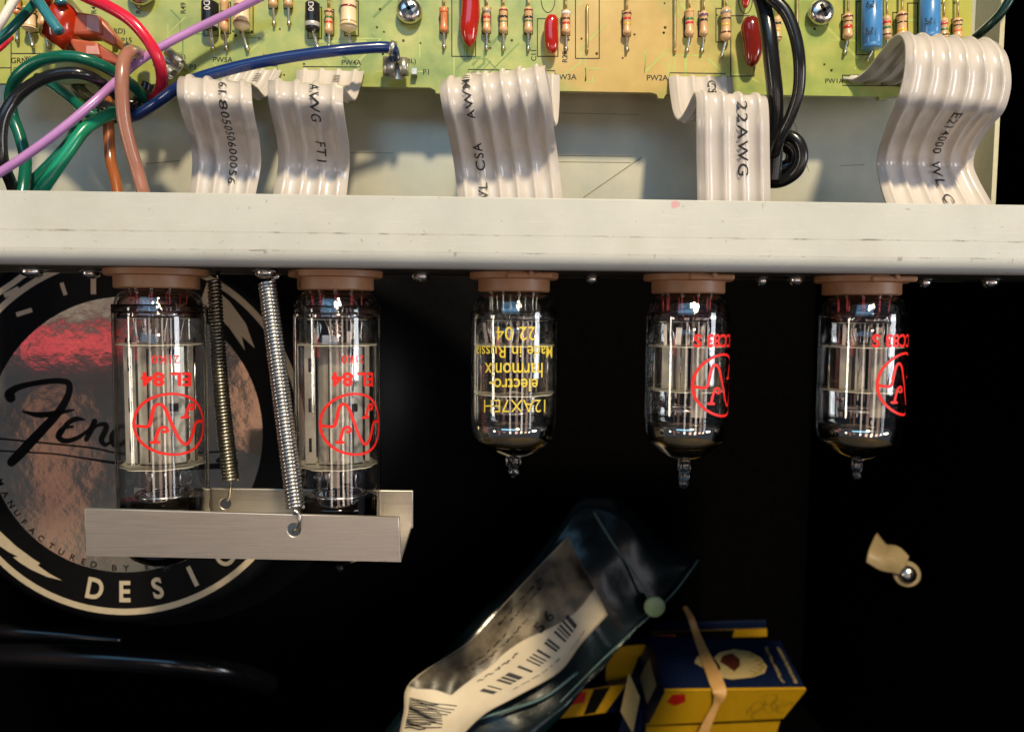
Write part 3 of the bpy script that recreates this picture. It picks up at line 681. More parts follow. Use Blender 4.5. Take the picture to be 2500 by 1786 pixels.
lump('silicone_blob', 'glossy red silicone blob smeared over the terracotta connectors at upper left', 'silicone blob',
     [(130, 8, -0.1, 0.3), (160, 20, -0.1, 0.32), (150, 50, -0.15, 0.3), (165, 45, -0.15, 0.33), (185, 55, -0.1, 0.28), (168, 72, -0.1, 0.33), (140, 84, -0.1, 0.3), (125, 88, 0.0, 0.22), (150, 100, -0.1, 0.32), (170, 110, -0.1, 0.3), (185, 118, 0.0, 0.22), (160, 118, 0.1, 0.2), (178, 10, 0.0, 0.28), (115, 0, 0.1, 0.2), (200, 40, 0.1, 0.2), (128, 75, 0.2, 0.25), (188, 98, -0.05, 0.25)], 'silicone')

# ------------------------------------------------------------------ loose wires (pixel, pixel, depth)
wire('hookup_wire', 'crimson wire curving down over the board at upper left', [(150, -40, -0.3), (205, -10, -0.6), (265, 17, -0.8), (320, 52, -0.9), (362, 100, -0.85), (388, 150, -0.7), (396, 195, -0.4), (388, 225, 0.0), (372, 245, 0.3)], 14, 'wire_red')
wire('hookup_wire', 'thin violet wire crossing diagonally from the lip up to the board', [(-20, 434, -1.55), (60, 382, -1.5), (150, 316, -1.35), (240, 240, -1.0), (305, 178, -0.45), (340, 150, -0.1), (395, 114, 0.0), (480, 70, 0.2), (560, 32, 0.2), (640, -8, 0.1)], 9.5, 'wire_violet')
wire('hookup_wire', 'dark blue wire running right to the P1 terminal', [(300, 292, 0.4), (345, 276, 0.0), (400, 240, -0.3), (450, 205, -0.5), (520, 180, -0.6), (620, 155, -0.6), (720, 137, -0.5), (820, 124, -0.4), (900, 117, -0.2), (945, 116, -0.1), (960, 122, 0.0), (964, 140, 0.3)], 13.5, 'wire_blue')
wire('hookup_wire', 'dusty brown wire bending over the violet wire and down behind the lip', [(345, 132, 0.4), (335, 128, -0.2), (318, 128, -0.7), (303, 148, -1.0), (298, 190, -1.15), (299, 250, -1.15), (304, 300, -1.1), (318, 360, -1.0), (336, 420, -0.9), (352, 480, -0.9), (362, 530, -0.7)], 15.5, 'wire_brown')
wire('hookup_wire', 'rust brown wire behind the dusty brown wire', [(260, 210, 0.6), (264, 270, 0.2), (266, 330, 0.1), (270, 390, 0.0), (282, 440, -0.2), (292, 500, -0.4)], 12.5, 'wire_rust')
wire('hookup_wire', 'green wire arching over the black wire at the left', [(48, 520, -0.9), (58, 450, -0.7), (62, 390, -0.4), (48, 330, -0.3), (30, 280, -0.3), (26, 230, -0.5), (45, 185, -0.8), (95, 150, -1.0), (160, 138, -1.1), (220, 148, -1.0), (275, 174, -0.7), (320, 205, -0.2), (352, 238, 0.2), (370, 260, 0.5)], 13.5, 'wire_green')
wire('hookup_wire', 'black wire looping below the green wire at the left edge', [(45, 510, -0.6), (30, 455, -0.8), (8, 400, -1.2), (2, 340, -1.3), (10, 285, -1.3), (40, 238, -1.2), (90, 200, -1.2), (150, 180, -1.2), (205, 182, -1.1), (250, 204, -0.7), (290, 238, -0.2), (325, 275, 0.2)], 13.5, 'wire_black')
wire('hookup_wire', 'bright green wire slanting down to the lip, its end nearest the middle of the bundle', [(290, 270, 0.2), (245, 290, -0.1), (205, 318, -0.4), (165, 372, -0.6), (125, 430, -0.7), (85, 490, -0.7), (60, 540, -0.6)], 15, 'wire_brightgreen')
wire('hookup_wire', 'deep green wire right beside the bright green one', [(190, 300, 0.5), (176, 340, 0.2), (140, 385, 0.0), (95, 430, -0.1), (40, 480, -0.2), (10, 500, -0.2)], 14, 'wire_green')
wire('hookup_wire', 'dim green wire behind the loops crossing under the board edge', [(90, 190, 0.5), (130, 208, 0.4), (175, 242, 0.3), (215, 275, 0.2), (262, 288, 0.4), (300, 290, 0.6)], 12, 'wire_green')
wire('hookup_wire', 'yellow green wire peeking out below the violet wire', [(165, 230, 0.9), (190, 262, 0.6), (225, 288, 0.4), (262, 282, 0.5)], 9, 'wire_yellowgreen')
wire('hookup_wire', 'black wire hidden in the middle of the bundle', [(190, 215, 1.0), (215, 240, 0.6), (260, 262, 0.2), (310, 284, 0.2), (345, 262, 0.3)], 16, 'wire_black')
wire('hookup_wire', 'second black wire in the bundle beside the crimson wire', [(255, 215, 0.7), (290, 235, 0.5), (325, 255, 0.5), (350, 230, 0.7), (360, 205, 0.75)], 14, 'wire_black')
wire('hookup_wire', 'short teal wire whose cut end points at the connectors', [(70, -30, -0.4), (95, 5, -0.7), (120, 42, -0.9), (146, 78, -0.95)], 12, 'wire_teal')
wire('hookup_wire', 'dark teal wire slanting left from the short teal wire', [(100, -20, 0.0), (85, 8, -0.3), (55, 42, -0.6), (20, 78, -0.8), (-20, 112, -0.9)], 10, 'wire_darkteal')
wire('hookup_wire', 'white wire in the upper left corner', [(55, -30, -1.0), (30, 8, -1.1), (5, 50, -1.2), (-20, 90, -1.2)], 9.5, 'wire_white')
wire('hookup_wire', 'blue teal wire stub at the top beside the silicone', [(135, -40, -0.5), (145, -5, -0.5), (152, 10, -0.5)], 12, 'wire_teal')
wire('hookup_wire', 'pink wire at the left edge below the dark teal wire', [(-20, 130, -0.3), (0, 115, -0.2), (14, 102, -0.1), (25, 92, 0.1)], 8, 'wire_red')
wire('power_cable', 'straight black cable behind the right cable loop', [(1840, -40, -0.5), (1862, 10, -0.8), (1876, 80, -1.0), (1885, 160, -1.0), (1893, 240, -0.9), (1893, 330, -0.6), (1890, 400, -0.4), (1885, 440, -0.3)], 19, 'wire_black', 'black cables in front of the board', cat='cable')
wire('power_cable', 'bowed black cable curving right of the straight one', [(1840, -60, -1.0), (1880, -10, -1.2), (1918, 30, -1.3), (1942, 90, -1.35), (1952, 160, -1.35), (1948, 230, -1.2), (1928, 290, -1.0), (1905, 335, -0.8), (1890, 380, -0.5)], 14.5, 'wire_black', 'black cables in front of the board', cat='cable')
wire('power_cable', 'black cable loop at the lower end of the two black cables', [(1895, 345, -0.3), (1925, 332, -0.5), (1950, 350, -0.6), (1958, 385, -0.6), (1945, 418, -0.5), (1915, 440, -0.3), (1885, 445, -0.1), (1870, 430, 0.2)], 15, 'wire_black', 'black cables in front of the board', cat='cable')
wire('power_cable', 'second black coil tucked inside the loop at the lower right', [(1880, 360, 0.1), (1910, 350, -0.05), (1935, 370, -0.1), (1930, 400, 0.0), (1900, 412, 0.1), (1875, 400, 0.3)], 18, 'wire_black', 'black cables in front of the board', cat='cable')
wire('hookup_wire', 'dark green wire entering at the top right corner beside the board', [(2500, -60, 0.6), (2470, -10, 0.6), (2445, 30, 0.7), (2415, 62, 0.9), (2385, 88, 1.2), (2360, 108, 1.6)], 11, 'wire_darkgreen')

# ------------------------------------------------------------------ ribbon cables
def ribbon(label, st, n, texts):
    """st: stations (x left, y left, x right, y right, depth[, depth right])"""
    Lp = catmull([P(s_[0], s_[1], s_[4]) for s_ in st], 10); Rp = catmull([P(s_[2], s_[3], s_[-1]) for s_ in st], 10)
    m_ = len(Lp); vs = []
    for k in range(n):
        c = (k+0.5)/n; w2 = 0.18/n
        vs += [(c-0.5/n+0.02/n, 0)] if k == 0 else [(c-0.5/n, 0)]
        for q in range(7):
            a_ = -1+2*q/6; vs.append((c+a_*w2, math.sqrt(max(0, 1-a_*a_))))
    vs.append((1, 0)); vs[0] = (0, 0)
    # the two outer edges are beads as well
    hh = 0.06; tk = 0.028
    def frame(i):
        i0, i1 = max(i-1, 0), min(i+1, m_-1)
        ds = ((Lp[i1]+Rp[i1])-(Lp[i0]+Rp[i0])); dv = Rp[i]-Lp[i]
        nn = ds.cross(dv)
        return nn.normalized()
    nrm = [frame(i) for i in range(m_)]
    V, Fc = [], []
    k_ = len(vs)
    for i in range(m_):
        for (v, h) in vs: V.append(Lp[i].lerp(Rp[i], v)+nrm[i]*(tk+hh*h))
        for (v, h) in reversed(vs): V.append(Lp[i].lerp(Rp[i], v)-nrm[i]*(tk+hh*h))
    rw = 2*k_
    for i in range(m_-1):
        for j in range(rw):
            j2 = (j+1) % rw; Fc.append((i*rw+j, i*rw+j2, (i+1)*rw+j2, (i+1)*rw+j))
    Fc += [tuple(range(rw)), tuple((m_-1)*rw+j for j in range(rw))[::-1]]
    o = mesh('ribbon_cable', V, Fc, 'ribbon')
    bm = bmesh.new(); bm.from_mesh(o.data); bmesh.ops.recalc_face_normals(bm, faces=bm.faces); bm.to_mesh(o.data); bm.free()
    tag(o, label, 'ribbon cable', 'cream ribbon cables from the board to the tube sockets')
    cum = [0]
    for i in range(1, m_): cum.append(cum[-1]+((Lp[i]+Rp[i])/2-(Lp[i-1]+Rp[i-1])/2).length)
    hv = [q[1] for q in vs]; vv = [q[0] for q in vs]
    def at(s_, v):
        i = int(np.searchsorted(cum, s_)-1); i = max(0, min(m_-2, i)); t = (s_-cum[i])/(cum[i+1]-cum[i])
        L = Lp[i].lerp(Lp[i+1], t); Rr = Rp[i].lerp(Rp[i+1], t); nn = nrm[i].lerp(nrm[i+1], t)
        q_ = ((v*n) % 1.0-0.5)/0.40                  # the ink bridges the shoulders of the rib it is printed on
        soft = math.sqrt(max(0.0, 1-q_*q_))*0.96
        return L.lerp(Rr, v)+nn*(tk+0.010+hh*max(float(np.interp(v, vv, hv)), soft))
    for (s_, f0, v0, h, flip, stretch) in texts:
        V2, F2, asp = text2d(s_, 0.05, 0.004, 1.15); h *= 0.9; stretch *= 1.08
        wdt = (Lp[m_//2]-Rp[m_//2]).length; ln = h*wdt*asp*stretch; st0 = f0*cum[-1]
        if not flip: fn = lambda u, v: at(st0+u*ln, v0+(v-0.5)*h)
        else: fn = lambda u, v: at(st0-u*ln, v0-(v-0.5)*h)
        decal('printed_text', (V2, F2), fn, 'ink', o)
    return o
ribbon('leftmost cream ribbon cable, printed with a long row of digits',
    [(566, 170, 688, 174, 0.75), (540, 205, 668, 212, 0.55), (510, 232, 648, 236, 0.25), (470, 212, 628, 216, -0.25), (445, 190, 613, 205, -0.85), (434, 200, 614, 216, -1.2), (434, 235, 616, 250, -1.4), (444, 275, 624, 300, -1.05), (458, 318, 633, 340, -0.5), (468, 365, 637, 390, -0.1), (470, 410, 634, 425, 0.0), (463, 470, 624, 478, -0.1), (455, 530, 618, 530, -0.2)], 4,
    [('61805050600056', 0.42, 0.62, 0.13, False, 1.25), ('IIIII', 0.03, 0.62, 0.13, False, 0.6)])
ribbon('second cream ribbon cable from the left, printed AWG FT1',
    [(725, 172, 889, 176, 0.75), (722, 200, 880, 212, 0.5), (712, 230, 868, 243, 0.2), (690, 225, 852, 232, -0.2), (660, 200, 840, 212, -0.8), (654, 205, 838, 222, -1.15), (655, 235, 838, 255, -1.35), (664, 285, 845, 310, -0.95), (676, 335, 852, 360, -0.4), (680, 385, 853, 405, -0.05), (676, 430, 850, 440, 0.0), (668, 472, 846, 478, -0.1), (660, 530, 840, 530, -0.2)], 4,
    [('AWG', 0.41, 0.62, 0.15, False, 1.0), ('FT1', 0.66, 0.62, 0.15, False, 1.2), ('IIIII', 0.04, 0.62, 0.12, False, 0.6)])
ribbon('widest upright cream ribbon cable in the middle, printed CSA',
    [(1148, 180, 1366, 184, 0.75), (1150, 230, 1366, 238, 0.55), (1150, 285, 1362, 298, 0.2), (1138, 290, 1354, 296, -0.15), (1110, 240, 1346, 230, -0.6), (1088, 200, 1334, 172, -1.0), (1077, 202, 1330, 165, -1.3), (1074, 225, 1333, 190, -1.6), (1082, 275, 1343, 245, -1.5), (1095, 330, 1352, 310, -0.9), (1105, 380, 1359, 360, -0.35), (1112, 430, 1366, 420, -0.15), (1117, 480, 1373, 480, -0.2), (1120, 530, 1376, 530, -0.3)], 6,
    [('AWM//', 0.61, 0.25, 0.085, True, 1.15), ('CSA', 0.84, 0.25, 0.10, True, 1.4), ('WL', 0.97, 0.25, 0.10, True, 1.2)])
ribbon('cream ribbon cable left of the black cables, printed 22AWG, folded at the board edge',
    [(1632, 188, 1786, 190, 0.75), (1636, 230, 1790, 232, 0.55), (1643, 272, 1790, 275, 0.25), (1656, 292, 1795, 296, -0.05), (1674, 270, 1815, 275, -0.35), (1690, 236, 1845, 245, -0.75), (1695, 228, 1866, 237, -1.0), (1700, 245, 1874, 252, -1.15), (1700, 300, 1877, 300, -1.15), (1700, 360, 1878, 360, -1.0), (1701, 420, 1879, 420, -0.85), (1702, 480, 1880, 482, -0.75), (1702, 530, 1881, 530, -0.7)], 4,
    [('CS', 0.03, 0.66, 0.16, False, 0.9), ('Y', 0.40, 0.62, 0.16, False, 0.8), ('22AWG', 0.53, 0.62, 0.16, False, 1.25)])
ribbon('rightmost cream ribbon cable with the tall bulging crest',
    [(2058, 192, 2300, 206, 0.76), (2085, 192, 2325, 206, 0.62), (2115, 172, 2350, 180, 0.3), (2150, 128, 2385, 140, -0.3), (2175, 97, 2405, 112, -0.9), (2195, 86, 2425, 103, -1.3), (2208, 104, 2452, 128, -1.7), (2210, 140, 2464, 165, -1.85), (2205, 190, 2466, 215, -1.8), (2190, 245, 2450, 270, -1.65), (2168, 300, 2415, 310, -1.0), (2150, 350, 2385, 358, -0.3), (2141, 395, 2375, 402, 0.0), (2147, 440, 2388, 440, -0.1), (2162, 492, 2418, 494, -0.4), (2185, 545, 2450, 545, -0.9)], 6,
    [('E214000', 0.53, 0.585, 0.10, False, 1.3), ('WL', 0.76, 0.585, 0.11, False, 1.3), ('CSA', 0.885, 0.585, 0.11, False, 1.3)])

# ------------------------------------------------------------------ tube sockets
def socket(px, label, wb, wf_, Yc=0.0, lug=True):
    c = P(px, 690, Yc); t = thing('tube_socket', label, 'tube socket', (c.x, Yc, ZU), 'brown ceramic tube sockets')
    rb, rf2 = wb/2/ppc(Yc), wf_/2/ppc(Yc)
    zA = ZU
    top = P(px, 678, Yc-rf2).z; bot = P(px, 712, Yc-rb).z
    h1, h2 = 0.17, 0.455
    # oval mounting flange
    V, Fc = [], []
    prof = [(0.0, 0.97), (0.01, 1.0), (h1-0.03, 1.0), (h1, 0.95)]
    nn = 48
    for (dz, k) in prof:
        for i in range(nn):
            a_ = 2*math.pi*i/nn; x = math.cos(a_)*rf2*k; y = math.sin(a_)*rb*1.02*k
            V.append((c.x+x, Yc+y, zA-dz))
    for i in range(len(prof)-1):
        for j in range(nn): j2 = (j+1) % nn; Fc.append((i*nn+j, i*nn+j2, (i+1)*nn+j2, (i+1)*nn+j))
    Fc += [tuple(range(nn)), tuple(3*nn+j for j in range(nn))[::-1]]
    sharp(mesh('flange', V, Fc, 'socket', t), 35)
    sharp(mesh('ceramic_body', *lathe((c.x, Yc, zA-h1), (c.x, Yc, -9), [(0.001, rb), (h2-h1-0.03, rb), (h2-h1, rb*0.96), (h2-h1+0.001, rb*0.5)], 48), 'socket', t), 35)
    if lug:
        q = P(px+38, 690, Yc-rf2*0.8)
        lw = rf2*0.55
        o = mesh('lug', *boxc((c.x+rf2*0.35-lw, Yc-rb*1.05, zA-h1+0.01), (c.x+rf2*0.35+lw*0.8, Yc-rb*0.8, zA-0.02)), 'socket', t, smooth=False); bevel(o, 0.05, 3)
        sharp(mesh('rivet', *lathe((c.x+rf2*0.35-0.02, Yc-rb*1.05-0.001, zA-0.05), (c.x+rf2*0.35-0.02, -9, zA-0.05), [(0, 0.06), (0.03, 0.055), (0.04, 0.02)], 12), 'socket', t), 35)
    return zA-h2
TUBES = [(393, 1.00), (824, 0.99), (1255, 1.02), (1676, 0.975), (2102, 0.985)]
s1 = socket(384, 'brown socket of the leftmost tube', 190, 238, lug=False)
s2 = socket(820, 'brown socket of the second tube from the left', 180, 224, lug=False)
s3 = socket(1255, 'brown socket of the middle tube with yellow lettering', 174, 215)
s4 = socket(1680, 'brown socket of the second tube from the right', 177, 218)
s5 = socket(2103, 'brown socket of the rightmost tube', 182, 226)

# ------------------------------------------------------------------ glass tubes
def cyl_maps(cx, Rr):
    tv = Vector((CAM.x-cx, CAM.y, 0)).normalized(); rt = Vector((-tv.y, tv.x, 0))
    def surf(s_px, py, dr=0.006):
        rp = Rr*ppc(-Rr*0.5)
        a_ = s_px/rp; q = Vector((cx, 0, 0))+(tv*math.cos(a_)+rt*math.sin(a_))*(Rr+dr)
        px_ = W_PX/2; 
        # solve the height that this pixel row has at that point
        v = Vector((q.x-CAM.x, q.y-CAM.y, 0))
        # (v + z*k) . u / (v + z*k) . d = -(py - H/2)/F
        kk = -(py-H_PX/2)/F_PX
        z = (kk*v.dot(_d)-v.dot(_u))/(_u.z-kk*_d.z)
        return Vector((q.x, q.y, z))
    return surf
LOGO = [([(-0.95, .05), (-.62, .07), (-.53, -.2), (-.46, -.54), (-.34, -.66), (-.2, -.54), (-.04, -.05), (.14, .45), (.31, .66), (.45, .56), (.56, .3), (.68, -.05), (.95, -.11)], 0.095),
        ([(.24, -.22), (.43, -.24)], 0.09), ([(.34, -.24), (.40, -.45), (.47, -.62), (.58, -.64), (.60, -.52), (.52, -.5)], 0.09),
        ([(-.55, .60), (-.36, .60)], 0.09), ([(-.45, .58), (-.40, .34), (-.33, .14), (-.2, .10), (-.14, .22), (-.24, .26)], 0.09)]
def tube_print(parent, surf, name, s0, s1_, y0, y1, txt, mat, bold=0.02, space=1.0):
    V, Fc, asp = text2d(txt, 0.12, bold, space)
    decal(name, (V, Fc), lambda u, v: surf(s1_-(s1_-s0)*u, y0+(y1-y0)*v), mat, parent)   # upside down: u runs right to left
def logo(parent, surf, sc, hw, yc, hh):
    ring = stroke2d([(math.cos(a*math.pi/16), math.sin(a*math.pi/16)) for a in range(32)], 0.085, closed=True, n=3)
    V, Fc = join2d(ring, *[stroke2d(p, w_) for p, w_ in LOGO])
    decal('printed_logo', (V, Fc), lambda u, v: surf(sc+u*hw, yc+v*hh), 'red_print', parent)
def zrow(px, py): return P(px, py, 0.0).z
def disc_mesh(c, z, r_, tk, nteeth=0, sq=1.0):
    V, Fc = [], []; nn = 72
    for dz in (0, -tk):
        for i in range(nn):
            a_ = 2*math.pi*i/nn; k = r_*(1-0.06*(1 if nteeth and (i*nteeth//nn) % 2 else 0))
            V.append((c[0]+math.cos(a_)*k, c[1]+math.sin(a_)*k*sq, z+dz))
    for j in range(nn): j2 = (j+1) % nn; Fc.append((j, j2, nn+j2, nn+j))
    Fc += [tuple(range(nn)), tuple(range(nn, 2*nn))[::-1]]
    return V, Fc
def base_parts(t, cx, px, Rr, ztop, copper, ysh, seed):
    """pins, thick base button with fused leads"""
    rnd = random.Random(seed)
    zs = zrow(px, ysh)
    for k in range(9):
        a_ = 2*math.pi*(k+0.7)/10
        x, y = cx+math.cos(a_)*0.60, math.sin(a_)*0.60
        mesh('pin', *sweep([Vector((x, y, ztop+0.25)), Vector((x, y, zs-0.03))], 0.048, 8), 'nickel', t)
        path = catmull([Vector((x, y, zs)), Vector((cx+math.cos(a_)*(0.58), math.sin(a_)*0.58, zs-0.2)), Vector((cx+math.cos(a_)*0.58, math.sin(a_)*0.58, zs-0.42))], 4)
        mesh('seal_wire', *sweep(path, 0.019, 7), 'copper_lead' if copper else 'nickel', t)
        a2 = a_+rnd.uniform(-0.35, 0.35); rr = rnd.uniform(0.3, 0.6)
        z1 = zrow(px, 838)
        path = catmull([path[-1], Vector((cx+math.cos(a2)*(rr+0.05)+rnd.uniform(-0.06, 0.06), math.sin(a2)*rr, (path[-1].z+z1)/2)), Vector((cx+math.cos(a2)*rr, math.sin(a2)*rr, z1))], 5)
        mesh('internal_lead', *sweep(path, rnd.choice([0.02, 0.028, 0.035]), 7), 'nickel', t)
def vacuum_tube(i, label, kind):
    px, Rr = TUBES[i]; cx = P(px, 900, 0).x; ztop = [s1, s2, s3, s4, s5][i]
    t = thing('vacuum_tube', label, 'vacuum tube', (cx, 0, ztop), 'glass vacuum tubes hanging under the chassis')
    zr = lambda py: zrow(px, py)
    A = Vector((cx, 0, ztop)); D = Vector((cx, 0, -99))
    d = lambda py: ztop-zr(py)
    yoff = {0: -6, 1: -3, 2: 0, 3: 3, 4: 6}[i]
    surf = cyl_maps(cx, Rr)
    if kind == 'power':
        pr = [(d(714+yoff), 0.60), (d(716+yoff), 0.74), (d(722+yoff), 0.83), (d(732+yoff), 0.90), (d(748+yoff), 0.945), (d(770+yoff), 0.99), (d(780+yoff), 1.0), (d(1180), 1.0), (d(1235), 1.0), (d(1290), 0.985), (d(1320), 0.92), (d(1345), 0.78), (d(1362), 0.55), (d(1370), 0.3), (d(1374), 0.12), (d(1384), 0.1), (d(1392), 0.05), (d(1394), 0.0)]
    else:
        e = {2: (1060, 1088, 1103, 1113), 3: (1062, 1090, 1108, 1118), 4: (1066, 1090, 1106, 1116)}[i]
        pr = [(d(716+yoff), 0.55), (d(719+yoff), 0.72), (d(726+yoff), 0.84), (d(738+yoff), 0.91), (d(752+yoff), 0.945), (d(766+yoff), 0.985), (d(778+yoff), 1.0), (d(e[0]-60), 0.995), (d(e[0]), 0.95), (d((e[0]+e[1])/2), 0.87), (d(e[1]), 0.72), (d(e[2]), 0.50), (d(e[3]), 0.24)]
    # smooth the profile
    pr3 = catmull([Vector((a, b_*Rr, 0)) for a, b_ in pr], 4); prs = [(v.x, max(v.y, 0.0)) for v in pr3]
    if kind != 'power':
        prs += [(prs[-1][0]+0.02, 0.19)]
    env = mesh('glass_envelope', *lathe(A, D, prs, 96), 'glass', t)
    inn = [(a+(0.03 if b_ < Rr*0.9 else 0), max(b_-0.055, 0)) for a, b_ in prs if a > d(775+yoff)]
    mesh('inner_glass_wall', *lathe(A, D, inn, 96), 'glass', env)
    # thick pressed base
    yb = 783+yoff
    bt = [(d(717+yoff), 0.5*Rr), (d(720+yoff), 0.66*Rr), (d(730+yoff), 0.80*Rr), (d(742+yoff), 0.86*Rr), (d(752+yoff), 0.89*Rr), (d(760+yoff), 0.93*Rr), (d(yb-6), 0.955*Rr), (d(yb), 0.93*Rr), (d(yb-10), 0.86*Rr), (d(yb-24), 0.78*Rr), (d(yb-26), 0.0)]
    o = mesh('base_button', *lathe(A, D, bt, 64), 'button_pink' if kind != 'eh' else 'button_clear', t)
    base_parts(t, cx, px, Rr, ztop, kind != 'eh', 716+yoff, 10+i)
    zm1, zm2 = (zr(840+yoff*0.5), zr(1128)) if kind == 'power' else (zr(840+yoff*0.6), zr(956 if kind == 'eh' else 946+yoff*0.4))
    for z, k in ((zm1, 0), (zm2, 1)):
        mesh('mica_disc', *disc_mesh((cx, 0), z, Rr*0.93, 0.03, 18), 'mica', t)
    rnd = random.Random(40+i)
    if kind == 'power':
        z0, z1 = zm1-0.05, zm2+0.03
        # large grey anode: a rounded box with ribs, turned a little
        ang = R(14); ca, sa = math.cos(ang), math.sin(ang)
        def rot(x, y): return (cx+x*ca-y*sa, x*sa+y*ca)
        pts = []
        hw, hd = 0.50, 0.30
        for (x, y) in ((-hw+0.0, -hd), (-hw*0.55, -hd-0.12), (0, -hd-0.18), (hw*0.55, -hd-0.12), (hw, -hd), (hw, hd), (0, hd+0.15), (-hw, hd)): pts.append(rot(x+0.05, y))
        V = [(x, y, z0) for x, y in pts]+[(x, y, z1) for x, y in pts]; n_ = len(pts)
        Fc = [(k, (k+1) % n_, n_+(k+1) % n_, n_+k) for k in range(n_)]+[tuple(range(n_)), tuple(range(n_, 2*n_))]
        o = mesh('anode', V, Fc, 'plate', t); sharp(o, 50); bevel(o, 0.02)
        for x_ in (-0.27, 0.24):
            q_ = rot(x_+0.05, -hd-0.125)
            mesh('anode_groove', *boxc((q_[0]-0.014, q_[1]-0.012, z1+0.06), (q_[0]+0.014, q_[1]+0.01, z0-0.06)), 'plate_dark', o, smooth=False)
        # side fins with dark slots
        for sg, wdt in ((-1, 0.24), (1, 0.10)):
            a, b2 = rot(sg*0.56+0.05-0.0, -0.18), rot(sg*(0.56+wdt)+0.05, -0.18)
            V, Fc = hexa([(a[0], a[1], z0), (b2[0], b2[1], z0), (b2[0], b2[1], z1), (a[0], a[1], z1), (a[0], a[1]+0.02, z0), (b2[0], b2[1]+0.02, z0), (b2[0], b2[1]+0.02, z1), (a[0], a[1]+0.02, z1)])
            f = mesh('anode_fin', V, Fc, 'plate', t, smooth=False)
            if sg < 0:
                for k in range(3):
                    zc = z0+(z1-z0)*(0.16+0.34*k); xm, ym = (a[0]+b2[0])/2, (a[1]+b2[1])/2-0.004
                    mesh('slot', *boxc((xm-0.035, ym-0.012, zc-0.16), (xm+0.03, ym, zc+0.16)), 'black_plastic', f, smooth=False)
        q = rot(hw-0.05, -hd-0.03)
        for zc, hh in ((z0-0.12, 0.14), (z0-0.12-(z0-z1)*0.47, 0.18)):
            mesh('anode_window', *boxc((cx+0.33, -hd-0.17+0.02, zc-hh/2), (cx+0.52, -hd-0.05, zc+hh/2)), 'black_plastic', t, smooth=False)
        for x, y in ((-0.72, 0.0), (0.72, 0.05), (-0.62, -0.1), (0.3, -0.5)):
            q = rot(x, y); mesh('support_rod', *sweep([Vector((q[0], q[1], zm1+0.12)), Vector((q[0], q[1], zm2-0.16))], 0.028, 8), 'nickel', t)
        # parts under the lower mica
        for x, y, l in ((-0.18, -0.2, 0.62), (0.16, -0.3, 0.5), (0.3, 0.1, 0.35), (-0.38, 0.0, 0.55), (0.42, -0.1, 0.75)):
            mesh('support_rod', *sweep([Vector((cx+x, y, zm2)), Vector((cx+x, y, zm2-l))], 0.03, 8), 'nickel', t)
        mesh('getter_plate', *boxc((cx-0.22, -0.18, zr(1185)), (cx+0.06, -0.16, zr(1140))), 'plate', t, smooth=False)
        mesh('getter_plate', *boxc((cx+0.12, -0.12, zr(1176)), (cx+0.30, -0.10, zr(1136))), 'plate', t, smooth=False)
        ring = [Vector((cx+0.02+0.60*math.cos(a_*math.pi/24), 0.60*math.sin(a_*math.pi/24), zr(1203))) for a_ in range(49)]
        mesh('getter_ring', *sweep(ring, 0.05, 10, False), 'nickel', t)
        ring = [Vector((cx+0.02+0.60*math.cos(a_*math.pi/24), 0.60*math.sin(a_*math.pi/24), zr(1214))) for a_ in range(49)]
        fl = [(a, max(b_-0.07, 0)) for a, b_ in prs if a >= d(1200)]
        mesh('getter_coating', *lathe(A, D, fl, 72), 'getter_dark', t)
        # heater coil above the upper mica
        for dx in (-0.05, 0.1):
            pth = [Vector((cx+dx+0.05*math.sin(k*1.4), -0.25, zm1+0.5-k*0.022)) for k in range(18)]
            mesh('heater_wire', *sweep(catmull(pth, 2), 0.012, 6), 'nickel', t)
        for x0, w_, h_ in ((-0.28, 0.16, 0.2), (-0.05, 0.22, 0.16), (0.28, 0.12, 0.3), (-0.5, 0.1, 0.32)):
            mesh('lead_tab', *boxc((cx+x0, -0.3, zm1+0.005), (cx+x0+w_, -0.27, zm1+h_)), 'nickel', t, smooth=False)
        if i == 0:
            sc, hwl, yc, hhl = 23, 87, 1035, 74; tx = (-44, 70, 908, 943); t2 = (-20, 42, 867, 887)
        else:
            sc, hwl, yc, hhl = 42, 84, 1035, 74; tx = (-14, 97, 908, 943); t2 = (10, 66, 867, 887)
        logo(env, surf, sc, hwl, yc, hhl)
        tube_print(env, surf, 'printed_text', *tx, 'EL 84', 'red_print', 0.035)
        tube_print(env, surf, 'printed_text', *t2, '21K0', 'red_print', 0.01)
    else:
        z0, z1 = zm1-0.04, zm2+0.01
        # two anodes side by side
        for sg in (-1, 1):
            xc = cx+sg*0.36; pts = []
            for k in range(16):
                a_ = 2*math.pi*k/16; pts.append((xc+0.27*math.cos(a_)*(1.0), 0.26*math.sin(a_)))
            V = [(x, y, z0) for x, y in pts]+[(x, y, z1) for x, y in pts]
            Fc = [(k, (k+1) % 16, 16+(k+1) % 16, 16+k) for k in range(16)]+[tuple(range(16)), tuple(range(16, 32))]
            o = mesh('anode', V, Fc, 'plate_dark', t); sharp(o, 50)
            for y in (-0.0,):
                mesh('anode_fin', *boxc((xc+sg*0.25, -0.012, z1), (xc+sg*0.46, 0.012, z0)), 'plate_dark', t, smooth=False)
                mesh('anode_fin', *boxc((xc-0.012, -0.42, z1), (xc+0.012, -0.24, z0)), 'plate_dark', t, smooth=False)
            for dx, dy in ((-0.12, -0.3), (0.14, -0.28), (0, 0.3)):
                mesh('support_rod', *sweep([Vector((xc+dx, dy, zm1+0.14)), Vector((xc+dx, dy, zm2-0.12))], 0.026, 8), 'nickel', t)
        for x, y in ((-0.78, 0), (0.78, 0)):
            mesh('support_rod', *sweep([Vector((cx+x, y, zm1+0.1)), Vector((cx+x, y, zm2-0.1))], 0.03, 8), 'nickel', t)
